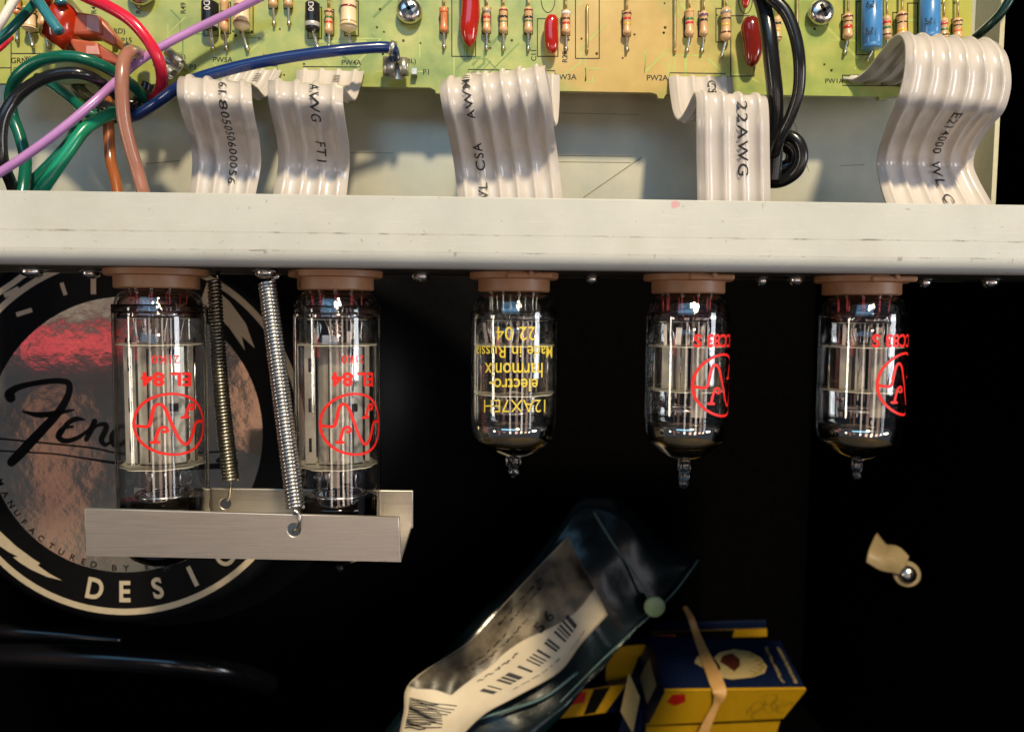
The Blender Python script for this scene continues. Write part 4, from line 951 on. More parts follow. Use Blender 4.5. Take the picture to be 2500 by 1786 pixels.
        if kind != 'eh':
            mesh('shield_plate', *hexa([(cx+0.02, -0.46, z0), (cx+0.34, -0.56, z0), (cx+0.34, -0.56, zr(1012)), (cx+0.02, -0.46, zr(1012)), (cx+0.02, -0.44, z0), (cx+0.34, -0.54, z0), (cx+0.34, -0.54, zr(1012)), (cx+0.02, -0.44, zr(1012))]), 'plate', t, smooth=False)
            if i == 3 or i == 4:
                mesh('shield_plate', *boxc((cx-0.66, -0.30, z1), (cx-0.05, -0.28, z0)), 'plate', t, smooth=False)
        for x0, w_, h_ in ((-0.42, 0.14, 0.42), (-0.15, 0.1, 0.3), (0.2, 0.16, 0.45), (0.5, 0.1, 0.3), (-0.68, 0.08, 0.5)):
            y_ = rnd.uniform(-0.5, 0.1); lean = rnd.uniform(-0.08, 0.08)
            mesh('lead_tab', *hexa([(cx+x0+lean, y_, zm1+h_), (cx+x0+w_+lean, y_, zm1+h_), (cx+x0+w_, y_, zm1), (cx+x0, y_, zm1), (cx+x0+lean, y_+0.02, zm1+h_), (cx+x0+w_+lean, y_+0.02, zm1+h_), (cx+x0+w_, y_+0.02, zm1), (cx+x0, y_+0.02, zm1)]), 'nickel', t, smooth=False)
        # getter ring and flash
        yg = {2: 1004, 3: 998, 4: 1000}[i]
        ring = [Vector((cx-0.05+0.42*math.cos(a_*math.pi/24), 0.42*math.sin(a_*math.pi/24), zr(yg))) for a_ in range(49)]
        mesh('getter_ring', *sweep(ring, 0.035, 10, False), 'nickel', t)
        mesh('support_rod', *sweep([Vector((cx-0.4, 0, zm2)), Vector((cx-0.42, 0, zr(yg)))], 0.025, 8), 'nickel', t)
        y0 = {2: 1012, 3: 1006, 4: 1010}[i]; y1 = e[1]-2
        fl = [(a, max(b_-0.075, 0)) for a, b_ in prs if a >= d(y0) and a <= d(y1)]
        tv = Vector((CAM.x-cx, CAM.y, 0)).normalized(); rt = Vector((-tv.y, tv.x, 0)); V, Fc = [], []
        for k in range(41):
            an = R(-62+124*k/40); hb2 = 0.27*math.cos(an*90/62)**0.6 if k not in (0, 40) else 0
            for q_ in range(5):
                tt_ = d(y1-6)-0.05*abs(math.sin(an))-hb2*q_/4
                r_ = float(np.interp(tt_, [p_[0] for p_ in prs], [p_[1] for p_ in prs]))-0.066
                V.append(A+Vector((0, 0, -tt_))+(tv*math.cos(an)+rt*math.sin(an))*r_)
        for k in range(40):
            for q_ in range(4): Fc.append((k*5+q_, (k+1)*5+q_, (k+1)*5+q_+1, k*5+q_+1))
        mesh('getter_sheen', V, Fc, 'getter_sheen', t)  # crescent turned to the camera, its lit sheen painted in
        mesh('getter_coating', *lathe(A, D, fl+[(fl[-1][0]+0.001, 0.001)], 72), 'getter', t)
        # tip drawn out of the glass
        q = prs[-1][0]
        if i == 2: tip = [(0, .2), (.05, .17), (.1, .19), (.17, .18), (.24, .11), (.3, .09), (.36, .13), (.42, .11), (.47, .05), (.49, 0)]
        elif i == 3: tip = [(0, .2), (.05, .15), (.12, .14), (.2, .16), (.27, .15), (.33, .11), (.4, .14), (.48, .12), (.55, .1), (.6, .12), (.66, .1), (.7, .04), (.71, 0)]
        else: tip = [(0, .2), (.05, .13), (.12, .12), (.2, .14), (.28, .11), (.34, .07), (.4, .09), (.46, .1), (.5, .06), (.52, 0)]
        mesh('glass_tip', *lathe(A, D, [(q+a, b_) for a, b_ in tip], 28), 'glass_solid', env)
        if kind == 'eh':
            for s0, s1_, ya, yb2, tt, bo in ((-44, 52, 797, 830, '22 04', 0.0), (-112, 110, 843, 873, 'Made in Russia', 0.005), (-76, 74, 885, 921, 'harmonix', 0.01), (-62, 60, 923, 955, 'electro-', 0.01), (-78, 84, 975, 1006, '12AX7EH', -0.005)):
                tube_print(env, surf, 'printed_text', s0, s1_, ya, yb2, tt, 'yellow_print', bo)
        else:
            sc = {3: 104, 4: 127}[i]
            logo(env, surf, sc, 89, {3: 940, 4: 937}[i], 75)
            s0 = {3: 15, 4: 22}[i]
            tube_print(env, surf, 'printed_text', s0, s0+150, 815, 848, 'ECC83 S', 'red_print', 0.03)
    return t
vacuum_tube(0, 'leftmost tall glass power tube printed EL 84 in red, in front of the loudspeaker label', 'power')
vacuum_tube(1, 'second tall glass power tube printed EL 84, right of the bright spring', 'power')
vacuum_tube(2, 'short glass tube with yellow upside down lettering, in the middle', 'eh')
vacuum_tube(3, 'short glass tube with half a red logo and a long glass tip, second from right', 'pre')
vacuum_tube(4, 'dimly lit short glass tube at the far right with red logo at its edge', 'pre')

# ------------------------------------------------------------------ retainer bracket and springs
YF, YR = -1.35, 1.35
br = thing('retainer_bracket', 'U shaped brushed steel bracket held by springs under the two tall tubes', 'bracket', P(590, 1360, 0))
fTL, fTR, fBR, fBL = P(205, 1240, YF), P(975, 1262, YF), P(979, 1371, YF), P(208, 1356, YF)
dY = Vector((0, YR-YF, 0)); tk = 0.09
# front flange with a hole: a plate ring around the hole
hc = P(718, 1293, YF); hr = 16/ppc(YF)
def holed(name, tl, tr, brr, bl, hc, hr, dep, mat, parent, cr=0.12):
    """flat plate with rounded top corners and one round hole"""
    nn = 48; V, Fc = [], []
    ex = (tr-tl).normalized()
    outer = []
    for k in range(nn):
        a_ = 2*math.pi*k/nn; dirv = Vector((math.cos(a_), 0, math.sin(a_)))
        # shoot to the quad outline
        best = 1e9
        for p0, p1 in ((tl, tr), (tr, brr), (brr, bl), (bl, tl)):
            e1 = p1-p0; den = dirv.x*e1.z-dirv.z*e1.x
            if abs(den) < 1e-9: continue
            w_ = p0-hc; t_ = (w_.x*e1.z-w_.z*e1.x)/den; u_ = (w_.x*dirv.z-w_.z*dirv.x)/den
            if t_ > 0 and -1e-6 <= u_ <= 1+1e-6: best = min(best, t_)
        outer.append((a_, hc+dirv*best))
    for p in (tl, tr, brr, bl):
        a_ = math.atan2(p.z-hc.z, p.x-hc.x) % (2*math.pi); outer.append((a_, Vector(p)))
    outer.sort(key=lambda q: q[0]); n_ = len(outer)
    for z_ in (0, dep):
        for a_, p in outer: V.append(p+Vector((0, z_, 0)))
        for a_, p in outer: V.append(Vector((hc.x+math.cos(a_)*hr, p.y+z_, hc.z+math.sin(a_)*hr)))
    for j in range(n_):
        j2 = (j+1) % n_
        Fc += [(j, j2, n_+j2, n_+j), (2*n_+j2, 2*n_+j, 3*n_+j, 3*n_+j2), (n_+j, n_+j2, 3*n_+j2, 3*n_+j), (j2, j, 2*n_+j, 2*n_+j2)]
    o = mesh(name, V, Fc, mat, parent); sharp(o, 30); bevel(o, 0.02, 2)
    return o
holed('front_flange', fTL, fTR, fBR, fBL, hc, hr, tk, 'bracket', br)
bTL, bTR = P(330, 1187, YR), P(1009, 1195, YR)
bBR, bBL = P(1009, 1287, YR), P(330, 1280, YR)
# base plate with two openings for the tube bottoms: built from strips and half rings
zl, zr_ = (fBL.z+0.0), (fBR.z+0.0)
def slopez(x, y):
    tx = (x-fBL.x)/(fBR.x-fBL.x); zf = fBL.z+(fBR.z-fBL.z)*tx; zb2 = bBL.z+(bBR.z-bBL.z)*(x-bBL.x)/(bBR.x-bBL.x)
    ty = (y-YF)/(YR-YF); return zf*(1-ty)+zb2*ty
bm = bmesh.new()
holes = [(P(398, 1300, 0).x, 0.0, 0.93), (P(825, 1300, 0).x, 0.0, 0.93)]
xl, xr_ = fBL.x, (fBR.x)
nx, ny = 160, 54
grid = {}
for i in range(nx+1):
    for j in range(ny+1):
        x = xl+(xr_-xl)*i/nx; y = YF+(YR-YF)*j/ny
        grid[i, j] = (x, y)
idx = {}; V = []; Fc = []
def vid(i, j):
    if (i, j) not in idx:
        x, y = grid[i, j]
        for hx, hy, hr_ in holes:
            dd = math.hypot(x-hx, y-hy)
            if abs(dd-hr_) < 0.045: x, y = hx+(x-hx)*hr_/dd, hy+(y-hy)*hr_/dd
        idx[i, j] = len(V); V.append(Vector((x, y, slopez(x, y))))
    return idx[i, j]
for i in range(nx):
    for j in range(ny):
        x = (grid[i, j][0]+grid[i+1, j][0])/2; y = (grid[i, j][1]+grid[i, j+1][1])/2
        if any(math.hypot(x-hx, y-hy) < hr_ for hx, hy, hr_ in holes): continue
        Fc.append((vid(i, j), vid(i+1, j), vid(i+1, j+1), vid(i, j+1)))
o = mesh('base_plate', V, Fc, 'bracket', br, smooth=False); md = o.modifiers.new('solid', 'SOLIDIFY'); md.thickness = tk*S; md.offset = 1
hb = P(553, 1227, YR)
holed('rear_flange', bTL, bTR, bBR, bBL, hb, 13/ppc(YR), -tk, 'bracket', br)
def coil(name, label, p0, p1, r0, r1, turns, wr, mat, hook0, hook1, sag=0.0):
    ax = (p1-p0); L = ax.length; axn = ax.normalized()
    n1 = Vector((1, 0, 0)); n1 = (n1-axn*n1.dot(axn)).normalized(); n2 = axn.cross(n1)
    path = []; seg = 14
    for k in range(int(turns*seg)+1):
        t = k/(turns*seg); a_ = 2*math.pi*k/seg; rr = r0+(r1-r0)*t
        c = p0+ax*t+n1*sag*math.sin(math.pi*t)
        path.append(c+(n1*math.cos(a_)+n2*math.sin(a_))*rr)
    root = thing(name, label, 'spring', p0)
    mesh('coil', *sweep(path, wr, 7), mat, root)
    for h in (hook0, hook1): mesh('hook', *sweep(catmull(h, 6), wr*1.05, 8), mat, root)
a, b_ = P(652, 690, -0.75), P(722, 1240, -1.28)
coil('coil_spring', 'bright steel coil spring hooked into the front of the bracket', a, b_, 0.165, 0.17, 63, 0.041, 'spring',
     [a+Vector((0.16, 0, 0.0)), a+Vector((0.15, -0.08, 0.12)), P(678, 676, -0.9), P(676, 662, -0.8), P(664, 660, -0.5)],
     [b_+Vector((0.0, -0.16, 0)), P(730, 1255, YF-0.1), P(731, 1275, YF-0.1), P(725, 1288, YF-0.02), P(716, 1296, YF+0.14)])
a, b_ = P(523, 684, 0.95), P(563, 1172, 1.22)
coil('coil_spring', 'dull dark coil spring behind, hooked into the rear of the bracket', a, b_, 0.135, 0.18, 58, 0.036, 'spring_dark',
     [a+Vector((0.1, 0, 0)), P(530, 672, 0.9), P(534, 664, 1.0)],
     [b_+Vector((0, 0, 0)), P(563, 1186, 1.2), P(561, 1205, 1.24), P(556, 1222, 1.3)], -0.05)

# ------------------------------------------------------------------ loudspeaker with its round label
YS = 6.0
spk = thing('loudspeaker', 'black round loudspeaker magnet with a shiny script lettered label behind the left tube', 'loudspeaker', P(305, 1062, YS+3))
SC_ = ppc(YS); cL = P(305, 1060, YS)
def sm(x, y, dz=0.0): return P(x, y, YS-dz)
RM = 480/SC_
mesh('magnet', *lathe(cL+Vector((0, 0.05, 0)), cL+Vector((0, 9, 0)), [(0, 445/SC_), (0.0, RM-0.35), (0.12, RM-0.12), (0.35, RM), (2.2, RM), (2.4, RM+0.2), (2.6, RM+1.0), (2.7, RM+1.05), (3.4, RM+1.0), (3.5, RM*0.9), (5, RM*0.9)], 120), 'magnet_black', spk)
sharp(bpy.data.objects['magnet'], 35)
mesh('speaker_frame', *lathe(cL+Vector((0, 5, 0)), cL+Vector((0, 19, 0)), [(0, RM*0.8), (0.4, RM+1.5), (3, RM+3.4), (6, RM+5.5), (6.5, RM+7.2), (7, RM+7.2), (7, RM*0.8)], 120), 'magnet_black', spk)
def disc2d(r0, r1, n=120):
    V, Fc = [], []
    for k in range(n):
        a_ = 2*math.pi*k/n
        V += [(305+r1*math.cos(a_), 1060+r1*math.sin(a_)), (305+r0*math.cos(a_), 1060+r0*math.sin(a_))]
    for k in range(n): j = (k+1) % n; Fc.append((2*k, 2*k+1, 2*j+1, 2*j))
    return V, Fc
lab = mesh('label', *lathe(cL+Vector((0, 0.05, 0)), cL+Vector((0, -1, 0)), [(0.0, 447/SC_), (0.02, 446/SC_), (0.021, 0.001)], 120), 'label_black', spk, smooth=False)
decal('outer_ring', disc2d(425, 440), lambda x, y: sm(x, y, -0.022), 'label_cream', lab)
inner = disc2d(1, 336)
decal('foil_centre', inner, lambda x, y: sm(x, y, -0.02), 'foil', lab)
def arc_text(s_, rad, a0, a1, h, mat, bold=0.02, hw=1.0, lst=None):
    """letters along the bottom arc, tops to the centre; a0..a1 degrees measured from straight down, positive to the right"""
    n = len(s_)
    for k, ch in enumerate(s_):
        if ch == ' ': continue
        a_ = R(a0+(a1-a0)*k/(n-1)) if lst is None else R(lst[k])
        V, Fc, asp = text2d(ch, 0, bold)
        wd = h*asp*hw if asp > 0.3 else h*asp
        def f(u, v):
            x = (u-0.5)*wd; rr = rad+(0.5-v)*h
            return sm(305+rr*math.sin(a_)+x*math.cos(a_), 1060+rr*math.cos(a_)-x*math.sin(a_), -0.014)
        decal('letter', (V, Fc), f, mat, lab)
arc_text('DESIGN', 383, -10, 34, 52, 'label_cream', 0.028, 0.85, [-11.0, 0.0, 12.0, 25.5, 39.0, 52.0])
arc_text('MANUFACTURED BY EMINENCE', 326, -66, 47, 15, 'label_black', 0.02, 1.1, [-69, -63.5, -58.5, -54, -49, -44, -39, -33.5, -28.5, -23, -18, -13.5, -9, -4.5, 0.5, 5, 9.5, 14, 18.5, 22.5, 27, 32, 37, 42])
bolt = [(-40, 1230), (0, 1300), (50, 1355), (85, 1372), (100, 1376), (92, 1384), (122, 1402), (152, 1416), (110, 1405), (60, 1378), (38, 1360), (42, 1356), (0, 1330), (-50, 1275)]
decal('lightning_bolt', poly2d([(0, 1296), (40, 1333), (82, 1364), (98, 1374), (92, 1379), (120, 1399), (151, 1416), (115, 1407), (75, 1389), (48, 1372), (32, 1359), (44, 1358), (20, 1346), (-20, 1318), (-60, 1270), (-50, 1240)]), lambda x, y: sm(x, y, -0.014), 'label_cream', lab)
decal('lightning_bolt', poly2d([(505, 690), (560, 735), (600, 790), (622, 850), (590, 820), (598, 855), (560, 800), (520, 760), (490, 735)]), lambda x, y: sm(x, y, -0.014), 'label_cream', lab)
for pts, wd in ((((-15, 722), (30, 692), (62, 668)), 14), (((10, 722), (46, 704)), 12), (((228, 640), (228, 718)), 13), (((40, 768), (78, 756)), 11), (((150, 690), (160, 720)), 10), (((330, 650), (332, 716)), 12)):
    decal('letter', stroke2d(pts, wd, smooth=False, cap=False), lambda x, y: sm(x, y, -0.014), 'label_cream', lab)
q = lambda *p: [(x*0.3694, 640+y*0.3694) for x, y in p]
script = [(q((70, 895), (60, 868), (110, 830), (200, 805), (330, 785), (415, 785), (455, 805), (455, 860), (425, 930), (370, 1010), (300, 1085), (210, 1180), (130, 1265), (75, 1320)), [24, 22, 16, 13, 14, 14, 15, 16, 18, 20, 22, 24, 25, 22]),
          (q((150, 985), (250, 1008), (350, 1000), (485, 975)), [5, 14, 15, 5]),
          (q((400, 1140), (440, 1070), (500, 1035), (555, 1040)), [9, 12, 13, 5]), (q((480, 1085), (410, 1100), (385, 1150), (430, 1180), (510, 1160), (580, 1110), (620, 1060)), [6, 10, 14, 13, 11, 8, 8]),
          (q((625, 1050), (600, 1110), (570, 1170)), [14, 14, 12]), (q((590, 1130), (640, 1080), (690, 1070), (700, 1100), (670, 1170), (695, 1205), (740, 1180)), [6, 8, 12, 14, 14, 10, 6]),
          (q((850, 1090), (790, 1090), (740, 1150), (760, 1210), (830, 1180), (880, 1100), (930, 990)), [9, 12, 14, 12, 10, 12, 14]), (q((870, 1120), (840, 1200), (890, 1220)), [12, 12, 8]),
          (q((940, 1170), (1000, 1130), (980, 1095), (930, 1130), (920, 1200), (980, 1220), (1050, 1170)), [8, 9, 10, 12, 12, 9, 7]), (q((1080, 1110), (1060, 1160), (1040, 1220)), [13, 13, 12]), (q((1060, 1160), (1110, 1110), (1160, 1130)), [7, 9, 12])]
V, Fc = join2d(*[stroke2d(p, w_) for p, w_ in script])
decal('script_logo', (V, Fc), lambda x, y: sm(x, y, -0.012), 'label_black', lab)
for pts, wd in ((q((-80, 1155), (0, 1165), (260, 1190), (600, 1225), (800, 1262), (1100, 1260), (1560, 1250)), 4.5), (q((-60, 1243), (0, 1245), (350, 1265), (560, 1295), (800, 1330), (1100, 1360), (1460, 1345)), [4, 4, 4, 4, 8, 12, 14]), (q((1440, 1310), (1500, 1300), (1560, 1325)), [10, 34, 10])):
    decal('underline', stroke2d(pts, wd), lambda x, y: sm(x, y, -0.010), 'label_black', lab)

# glossy rail low in the cabinet
pth = catmull([P(-60, 1598, 9.0), P(120, 1601, 9.0), P(300, 1609, 9.05), P(450, 1621, 9.3), P(570, 1642, 10.0), P(660, 1672, 11.6)], 10)
o = mesh('cabinet_rail', *sweep(pth, 0.42, 40), 'gloss_black'); tag(o, 'glossy black rounded rail catching a thin highlight below the speaker label', 'rail')
pth = catmull([P(-60, 1535, 9.4), P(50, 1542, 9.4), P(160, 1550, 9.6), P(300, 1562, 10.0)], 8)
o = mesh('cabinet_rail', *sweep(pth, 0.25, 20), 'gloss_black'); tag(o, 'short black rail above the brighter one at the left edge', 'rail')

# ------------------------------------------------------------------ bag with shipping label
def sheet(name, rows, mat, parent, n=6, thick=0.02, wav=0.0, seed=1):
    """rows: lists of (px, py, depth) control points, same count in each row"""
    R1 = [catmull([P(*p) for p in r_], n) for r_ in rows]
    cols = list(zip(*R1)); full = [catmull(list(c), n) for c in cols]
    nc, nr = len(full), len(full[0]); V, Fc = [], []
    for c in range(nc):
        for r_ in range(nr):
            v = full[c][r_]; V.append(v+Vector((0, wav*math.sin(v.x*2.1+seed)*math.cos(v.z*1.7+v.x), 0)))
    for c in range(nc-1):
        for r_ in range(nr-1): Fc.append((c*nr+r_, c*nr+r_+1, (c+1)*nr+r_+1, (c+1)*nr+r_))
    o = mesh(name, V, Fc, mat, parent)
    md = o.modifiers.new('solid', 'SOLIDIFY'); md.thickness = thick*S
    grid = (full, nc, nr)
    def at(u, v, lift=0.0):
        c = min(max(u, 0), 1)*(nc-1); r_ = min(max(v, 0), 1)*(nr-1); c0, r0 = min(int(c), nc-2), min(int(r_), nr-2); a_, b2 = c-c0, r_-r0
        k = lambda i, j: V[i*nr+j]
        p = (k(c0, r0)*(1-a_)*(1-b2)+k(c0+1, r0)*a_*(1-b2)+k(c0, r0+1)*(1-a_)*b2+k(c0+1, r0+1)*a_*b2)
        return p+Vector((0, -lift, 0))
    return o, at
bag = thing('plastic_bag', 'crumpled dark teal plastic mailing bag lying on the cabinet floor', 'plastic bag', P(1250, 1786, 10))
sheet('bag_film', [[(860, 1900, 8.6), (1000, 1700, 9.6), (1150, 1520, 11.0), (1290, 1380, 12.2), (1420, 1210, 13.4)],
                   [(980, 1930, 8.3), (1130, 1760, 9.2), (1290, 1600, 10.6), (1420, 1440, 11.9), (1530, 1230, 13.2)],
                   [(1090, 1940, 8.3), (1260, 1800, 9.1), (1400, 1680, 10.3), (1500, 1560, 11.6), (1620, 1330, 13.0)],
                   [(1180, 1930, 8.8), (1330, 1790, 9.5), (1450, 1650, 10.7), (1560, 1525, 12.0), (1710, 1360, 13.4)]], 'bag', bag, wav=0.12)
pth = catmull([P(1190, 1890, 8.7), P(1290, 1790, 9.3), P(1400, 1680, 10.2), P(1460, 1620, 10.8), P(1545, 1540, 11.8), P(1600, 1490, 12.3), P(1650, 1440, 12.8), P(1705, 1365, 13.3)], 8)
mesh('seam', *sweep(pth, 0.035, 8), 'bag_edge', bag)
pth = catmull([P(1230, 1810, 8.5), P(1330, 1735, 9.4), P(1430, 1700, 10.0), P(1450, 1640, 10.6)], 8)
mesh('fold', *sweep(catmull([P(1450, 1250, 13.0), P(1500, 1330, 12.6), P(1550, 1400, 12.2), P(1590, 1470, 11.9)], 6), 0.05, 8), 'bag_edge', bag)
mesh('fold', *sweep(catmull([P(1080, 1800, 8.1), P(1150, 1760, 8.6), P(1230, 1735, 9.0), P(1330, 1700, 9.6), P(1410, 1640, 10.2)], 6), 0.06, 8), 'bag_edge', bag)
c = P(1597, 1478, 11.8)
sharp(mesh('seal_tab', *lathe(c, c+Vector((0.0, -1, 0.0)), [(0, 0.42), (0.12, 0.42), (0.18, 0.3), (0.19, 0.01)], 20), 'seal', bag), 35)
lb = thing('shipping_label', 'creased white paper shipping label with bar code lines stuck on the teal bag', 'shipping label', P(1230, 1640, 9.6))
o, lat = sheet('label_paper', [[(965, 1840, 7.7), (985, 1740, 8.1), (1005, 1660, 8.5), (1150, 1560, 9.8), (1260, 1440, 11.0), (1387, 1308, 12.2)],
                               [(1030, 1830, 7.5), (1060, 1750, 7.9), (1110, 1680, 8.5), (1230, 1590, 9.5), (1330, 1480, 10.7), (1420, 1375, 11.9)],
                               [(1070, 1830, 7.5), (1130, 1755, 8.0), (1200, 1700, 8.6), (1320, 1630, 9.6), (1400, 1550, 10.6), (1455, 1440, 11.6)],
                               [(1100, 1825, 7.7), (1180, 1745, 8.3), (1260, 1700, 8.9), (1365, 1640, 9.9), (1420, 1570, 10.7), (1484, 1500, 11.4)]], 'paper', lb, thick=0.02)
rb = random.Random(5)
x = 0.50
parts = []
u0 = 0.42
while u0 < 0.84:
    wd = rb.choice([0.006, 0.010, 0.018, 0.006]); 
    parts.append(([(u0, 0.64), (u0+wd, 0.64), (u0+wd, 0.51), (u0, 0.51)], [(0, 1, 2, 3)])); u0 += wd+rb.choice([0.006, 0.009, 0.014, 0.03])
decal('bar_code_lines', join2d(*parts), lambda u, v: lat(u, v, 0.03), 'ink', lb)
def scrawl(ua, va, ub, amp, seed):
    """a line of small print too soft to read"""
    r_ = random.Random(seed); u = ua; out = []
    while u < ub:
        wd = r_.uniform(0.012, 0.035); k_ = int(wd/0.004)+2
        out.append(stroke2d([(u+wd*q_/k_, va+amp*r_.uniform(-1, 1)) for q_ in range(k_+1)], 0.006, n=2, cap=False)); u += wd+0.010
    return join2d(*out)
for k, (ua, va, ub, amp) in enumerate(((0.50, 0.22, 0.66, 0.012), (0.50, 0.28, 0.72, 0.012), (0.68, 0.10, 0.88, 0.014), (0.70, 0.17, 0.84, 0.014), (0.46, 0.42, 0.62, 0.012), (0.46, 0.74, 0.66, 0.010), (0.74, 0.80, 0.86, 0.010))):
    decal('small_print', scrawl(ua, va, ub, amp, k), lambda u, v: lat(u, v, 0.03), 'ink', lb)
V, Fc, asp = text2d('5 6', 0.1, 0.03)
decal('lettering', (V, Fc), lambda u, v: lat(0.72+0.08*u, 0.36+(1-v)*0.09, 0.03), 'ink', lb)
decal('dark_print_block', join2d(*[stroke2d([(0.13+0.012*k+0.004*math.sin(q_*1.3+k), 0.05+0.085*q_*(0.55+0.45*abs(math.sin(k*1.7)))) for q_ in range(6)], 0.007, n=3) for k in range(15)]), lambda u, v: lat(u, v, 0.03), 'label_black', lb)

m = bpy.data.materials.new('shade_film'); m.use_nodes = True; nt = m.node_tree  # dark see-through material that stands in for shade on the label
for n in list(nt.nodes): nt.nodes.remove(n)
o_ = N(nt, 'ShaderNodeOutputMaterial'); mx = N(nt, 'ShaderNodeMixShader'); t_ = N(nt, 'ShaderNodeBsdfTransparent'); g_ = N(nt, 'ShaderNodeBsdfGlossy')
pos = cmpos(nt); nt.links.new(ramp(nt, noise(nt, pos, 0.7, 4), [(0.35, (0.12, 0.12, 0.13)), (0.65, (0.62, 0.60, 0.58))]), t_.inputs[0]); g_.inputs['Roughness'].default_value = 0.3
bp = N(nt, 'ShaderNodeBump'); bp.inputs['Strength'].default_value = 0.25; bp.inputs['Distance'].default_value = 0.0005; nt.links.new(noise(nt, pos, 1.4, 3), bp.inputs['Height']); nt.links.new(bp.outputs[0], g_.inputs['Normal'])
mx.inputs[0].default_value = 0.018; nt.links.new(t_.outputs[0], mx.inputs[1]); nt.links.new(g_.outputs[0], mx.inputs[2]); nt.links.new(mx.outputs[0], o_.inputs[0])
M['shade_film'] = m
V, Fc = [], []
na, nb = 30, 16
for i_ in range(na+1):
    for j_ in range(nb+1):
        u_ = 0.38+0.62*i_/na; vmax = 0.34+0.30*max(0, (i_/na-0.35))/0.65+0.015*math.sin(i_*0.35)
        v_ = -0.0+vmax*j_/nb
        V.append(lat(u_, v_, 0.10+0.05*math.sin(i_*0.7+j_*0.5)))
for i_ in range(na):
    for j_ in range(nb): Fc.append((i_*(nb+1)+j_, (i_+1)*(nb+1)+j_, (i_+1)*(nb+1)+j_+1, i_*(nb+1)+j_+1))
mesh('label_shade_sheet', V, Fc, 'shade_film', bag)  # added sheet that darkens the label's upper part as shade would

# ------------------------------------------------------------------ tube boxes
def carton(label, top, drop, mats, emblem=True, extra=None, Yn=None):
    """top: back-left, back-right, front-right, front-left as (px, py, depth); drop: bottom front-left, front-right, back-left (px, py, depth)"""
    bl_, brr, fr, fl = [P(*p) for p in top]; dfl, dfr, dbl = [P(*p) for p in drop]
    def onto(p, a, b2, c):
        n_ = (b2-a).cross(c-a); v = p-CAM; return CAM+v*(n_.dot(a-CAM)/n_.dot(v))
    brr = onto(brr, bl_, fl, fr); dfr = onto(dfr, fl, fr, dfl); dbl = onto(dbl, bl_, fl, dfl); dbr = dbl+(brr-bl_)
    t = thing('cardboard_box', label, 'cardboard box', (dfl+dfr)/2, 'yellow and navy tube boxes')
    o = mesh('box_body', [bl_, brr, fr, fl, dbl, dbr, dfr, dfl], [(0, 1, 2, 3), (3, 2, 6, 7), (0, 3, 7, 4), (1, 5, 6, 2), (0, 4, 5, 1), (4, 7, 6, 5)], mats[0], t, smooth=False)
    nrm_t = (fl-bl_).cross(brr-bl_).normalized()
    if nrm_t.z < 0: nrm_t = -nrm_t
    nf = (dfl-fl).cross(fr-fl).normalized()
    if nf.y > 0: nf = -nf
    def quad(name, a, b2, c, d2, n_, off, mat):
        q_ = [v+n_*off for v in (a, b2, c, d2)]
        return mesh(name, q_, [(0, 1, 2, 3)], mat, t, smooth=False)
    quad('front_panel', fl, fr, dfr, dfl, nf, 0.012, mats[1])
    quad('edge_strip', fl.lerp(bl_, 0.05), fr.lerp(brr, 0.05), fr, fl, nrm_t, 0.012, mats[1])
    def topm(u, v, k=0.016): return bl_+(brr-bl_)*u+(fl-bl_)*v+((fr-brr)-(fl-bl_))*u*v+nrm_t*k
    def frm(u, v, k=0.02): return fl+(fr-fl)*u+(dfl-fl)*v+((dfr-fr)-(dfl-fl))*u*v+nf*k
    nl = (bl_-fl).cross(dfl-fl).normalized()
    if nl.x > 0: nl = -nl
    def lfm(u, v, k=0.016): return bl_+(fl-bl_)*u+(dbl-bl_)*v+((dfl-fl)-(dbl-bl_))*u*v+nl*k
    return t, topm, frm, lfm
t, tm, fm, lm = carton('navy topped yellow tube box with a cream emblem under the rubber band',
    [(1590, 1551, 18.0), (1905, 1563, 18.2), (1968, 1683, 14.6), (1623, 1688, 14.4)], [(1583, 1768, 15.0), (1912, 1752, 15.2), (1545, 1640, 18.4)], ('box_blue', 'box_yellow'))
em = [(0.30, 0.40), (0.36, 0.30), (0.42, 0.42), (0.48, 0.30), (0.60, 0.22), (0.72, 0.26), (0.78, 0.38), (0.80, 0.55), (0.76, 0.68), (0.66, 0.76), (0.50, 0.80), (0.38, 0.74), (0.33, 0.60), (0.27, 0.50)]
decal('emblem', poly2d(em), tm, 'box_white', t)
decal('emblem_centre', poly2d([(0.50, 0.36), (0.58, 0.30), (0.62, 0.42), (0.60, 0.55), (0.54, 0.66), (0.50, 0.55), (0.46, 0.48)]), lambda u, v: tm(u, v, 0.02), 'brown_print', t)
for k_ in range(6):
    a0 = -0.9+k_*0.42; cx_, cy_ = 0.62+0.13*math.cos(a0), 0.50+0.20*math.sin(a0)
    decal('emblem_scallop', stroke2d([(cx_-0.012, cy_-0.05), (cx_+0.03, cy_), (cx_-0.012, cy_+0.05)], 0.012), (lambda k_: lambda u, v: tm(u, v, 0.022+0.001*k_))(k_), 'olive_print', t)
for u0 in (0.40, 0.47):
    decal('emblem_mark', stroke2d([(u0-0.06, 0.36), (u0-0.03, 0.56), (u0-0.05, 0.66)], 0.02), lambda u, v: tm(u, v, 0.02), 'label_black', t)
for k, u0 in enumerate((0.86, 0.955)):
    decal('small_print', scrawl(0.15, 0.0, 0.87, 0.9, 20+k), (lambda u0: lambda a_, b2: tm(u0+b2*0.018, a_))(u0), 'box_white', t)
decal('front_patch', poly2d([(0.06, 0.08), (0.15, 0.06), (0.18, 0.3), (0.12, 0.42), (0.05, 0.3)]), fm, 'box_red', t)
rb = random.Random(3)
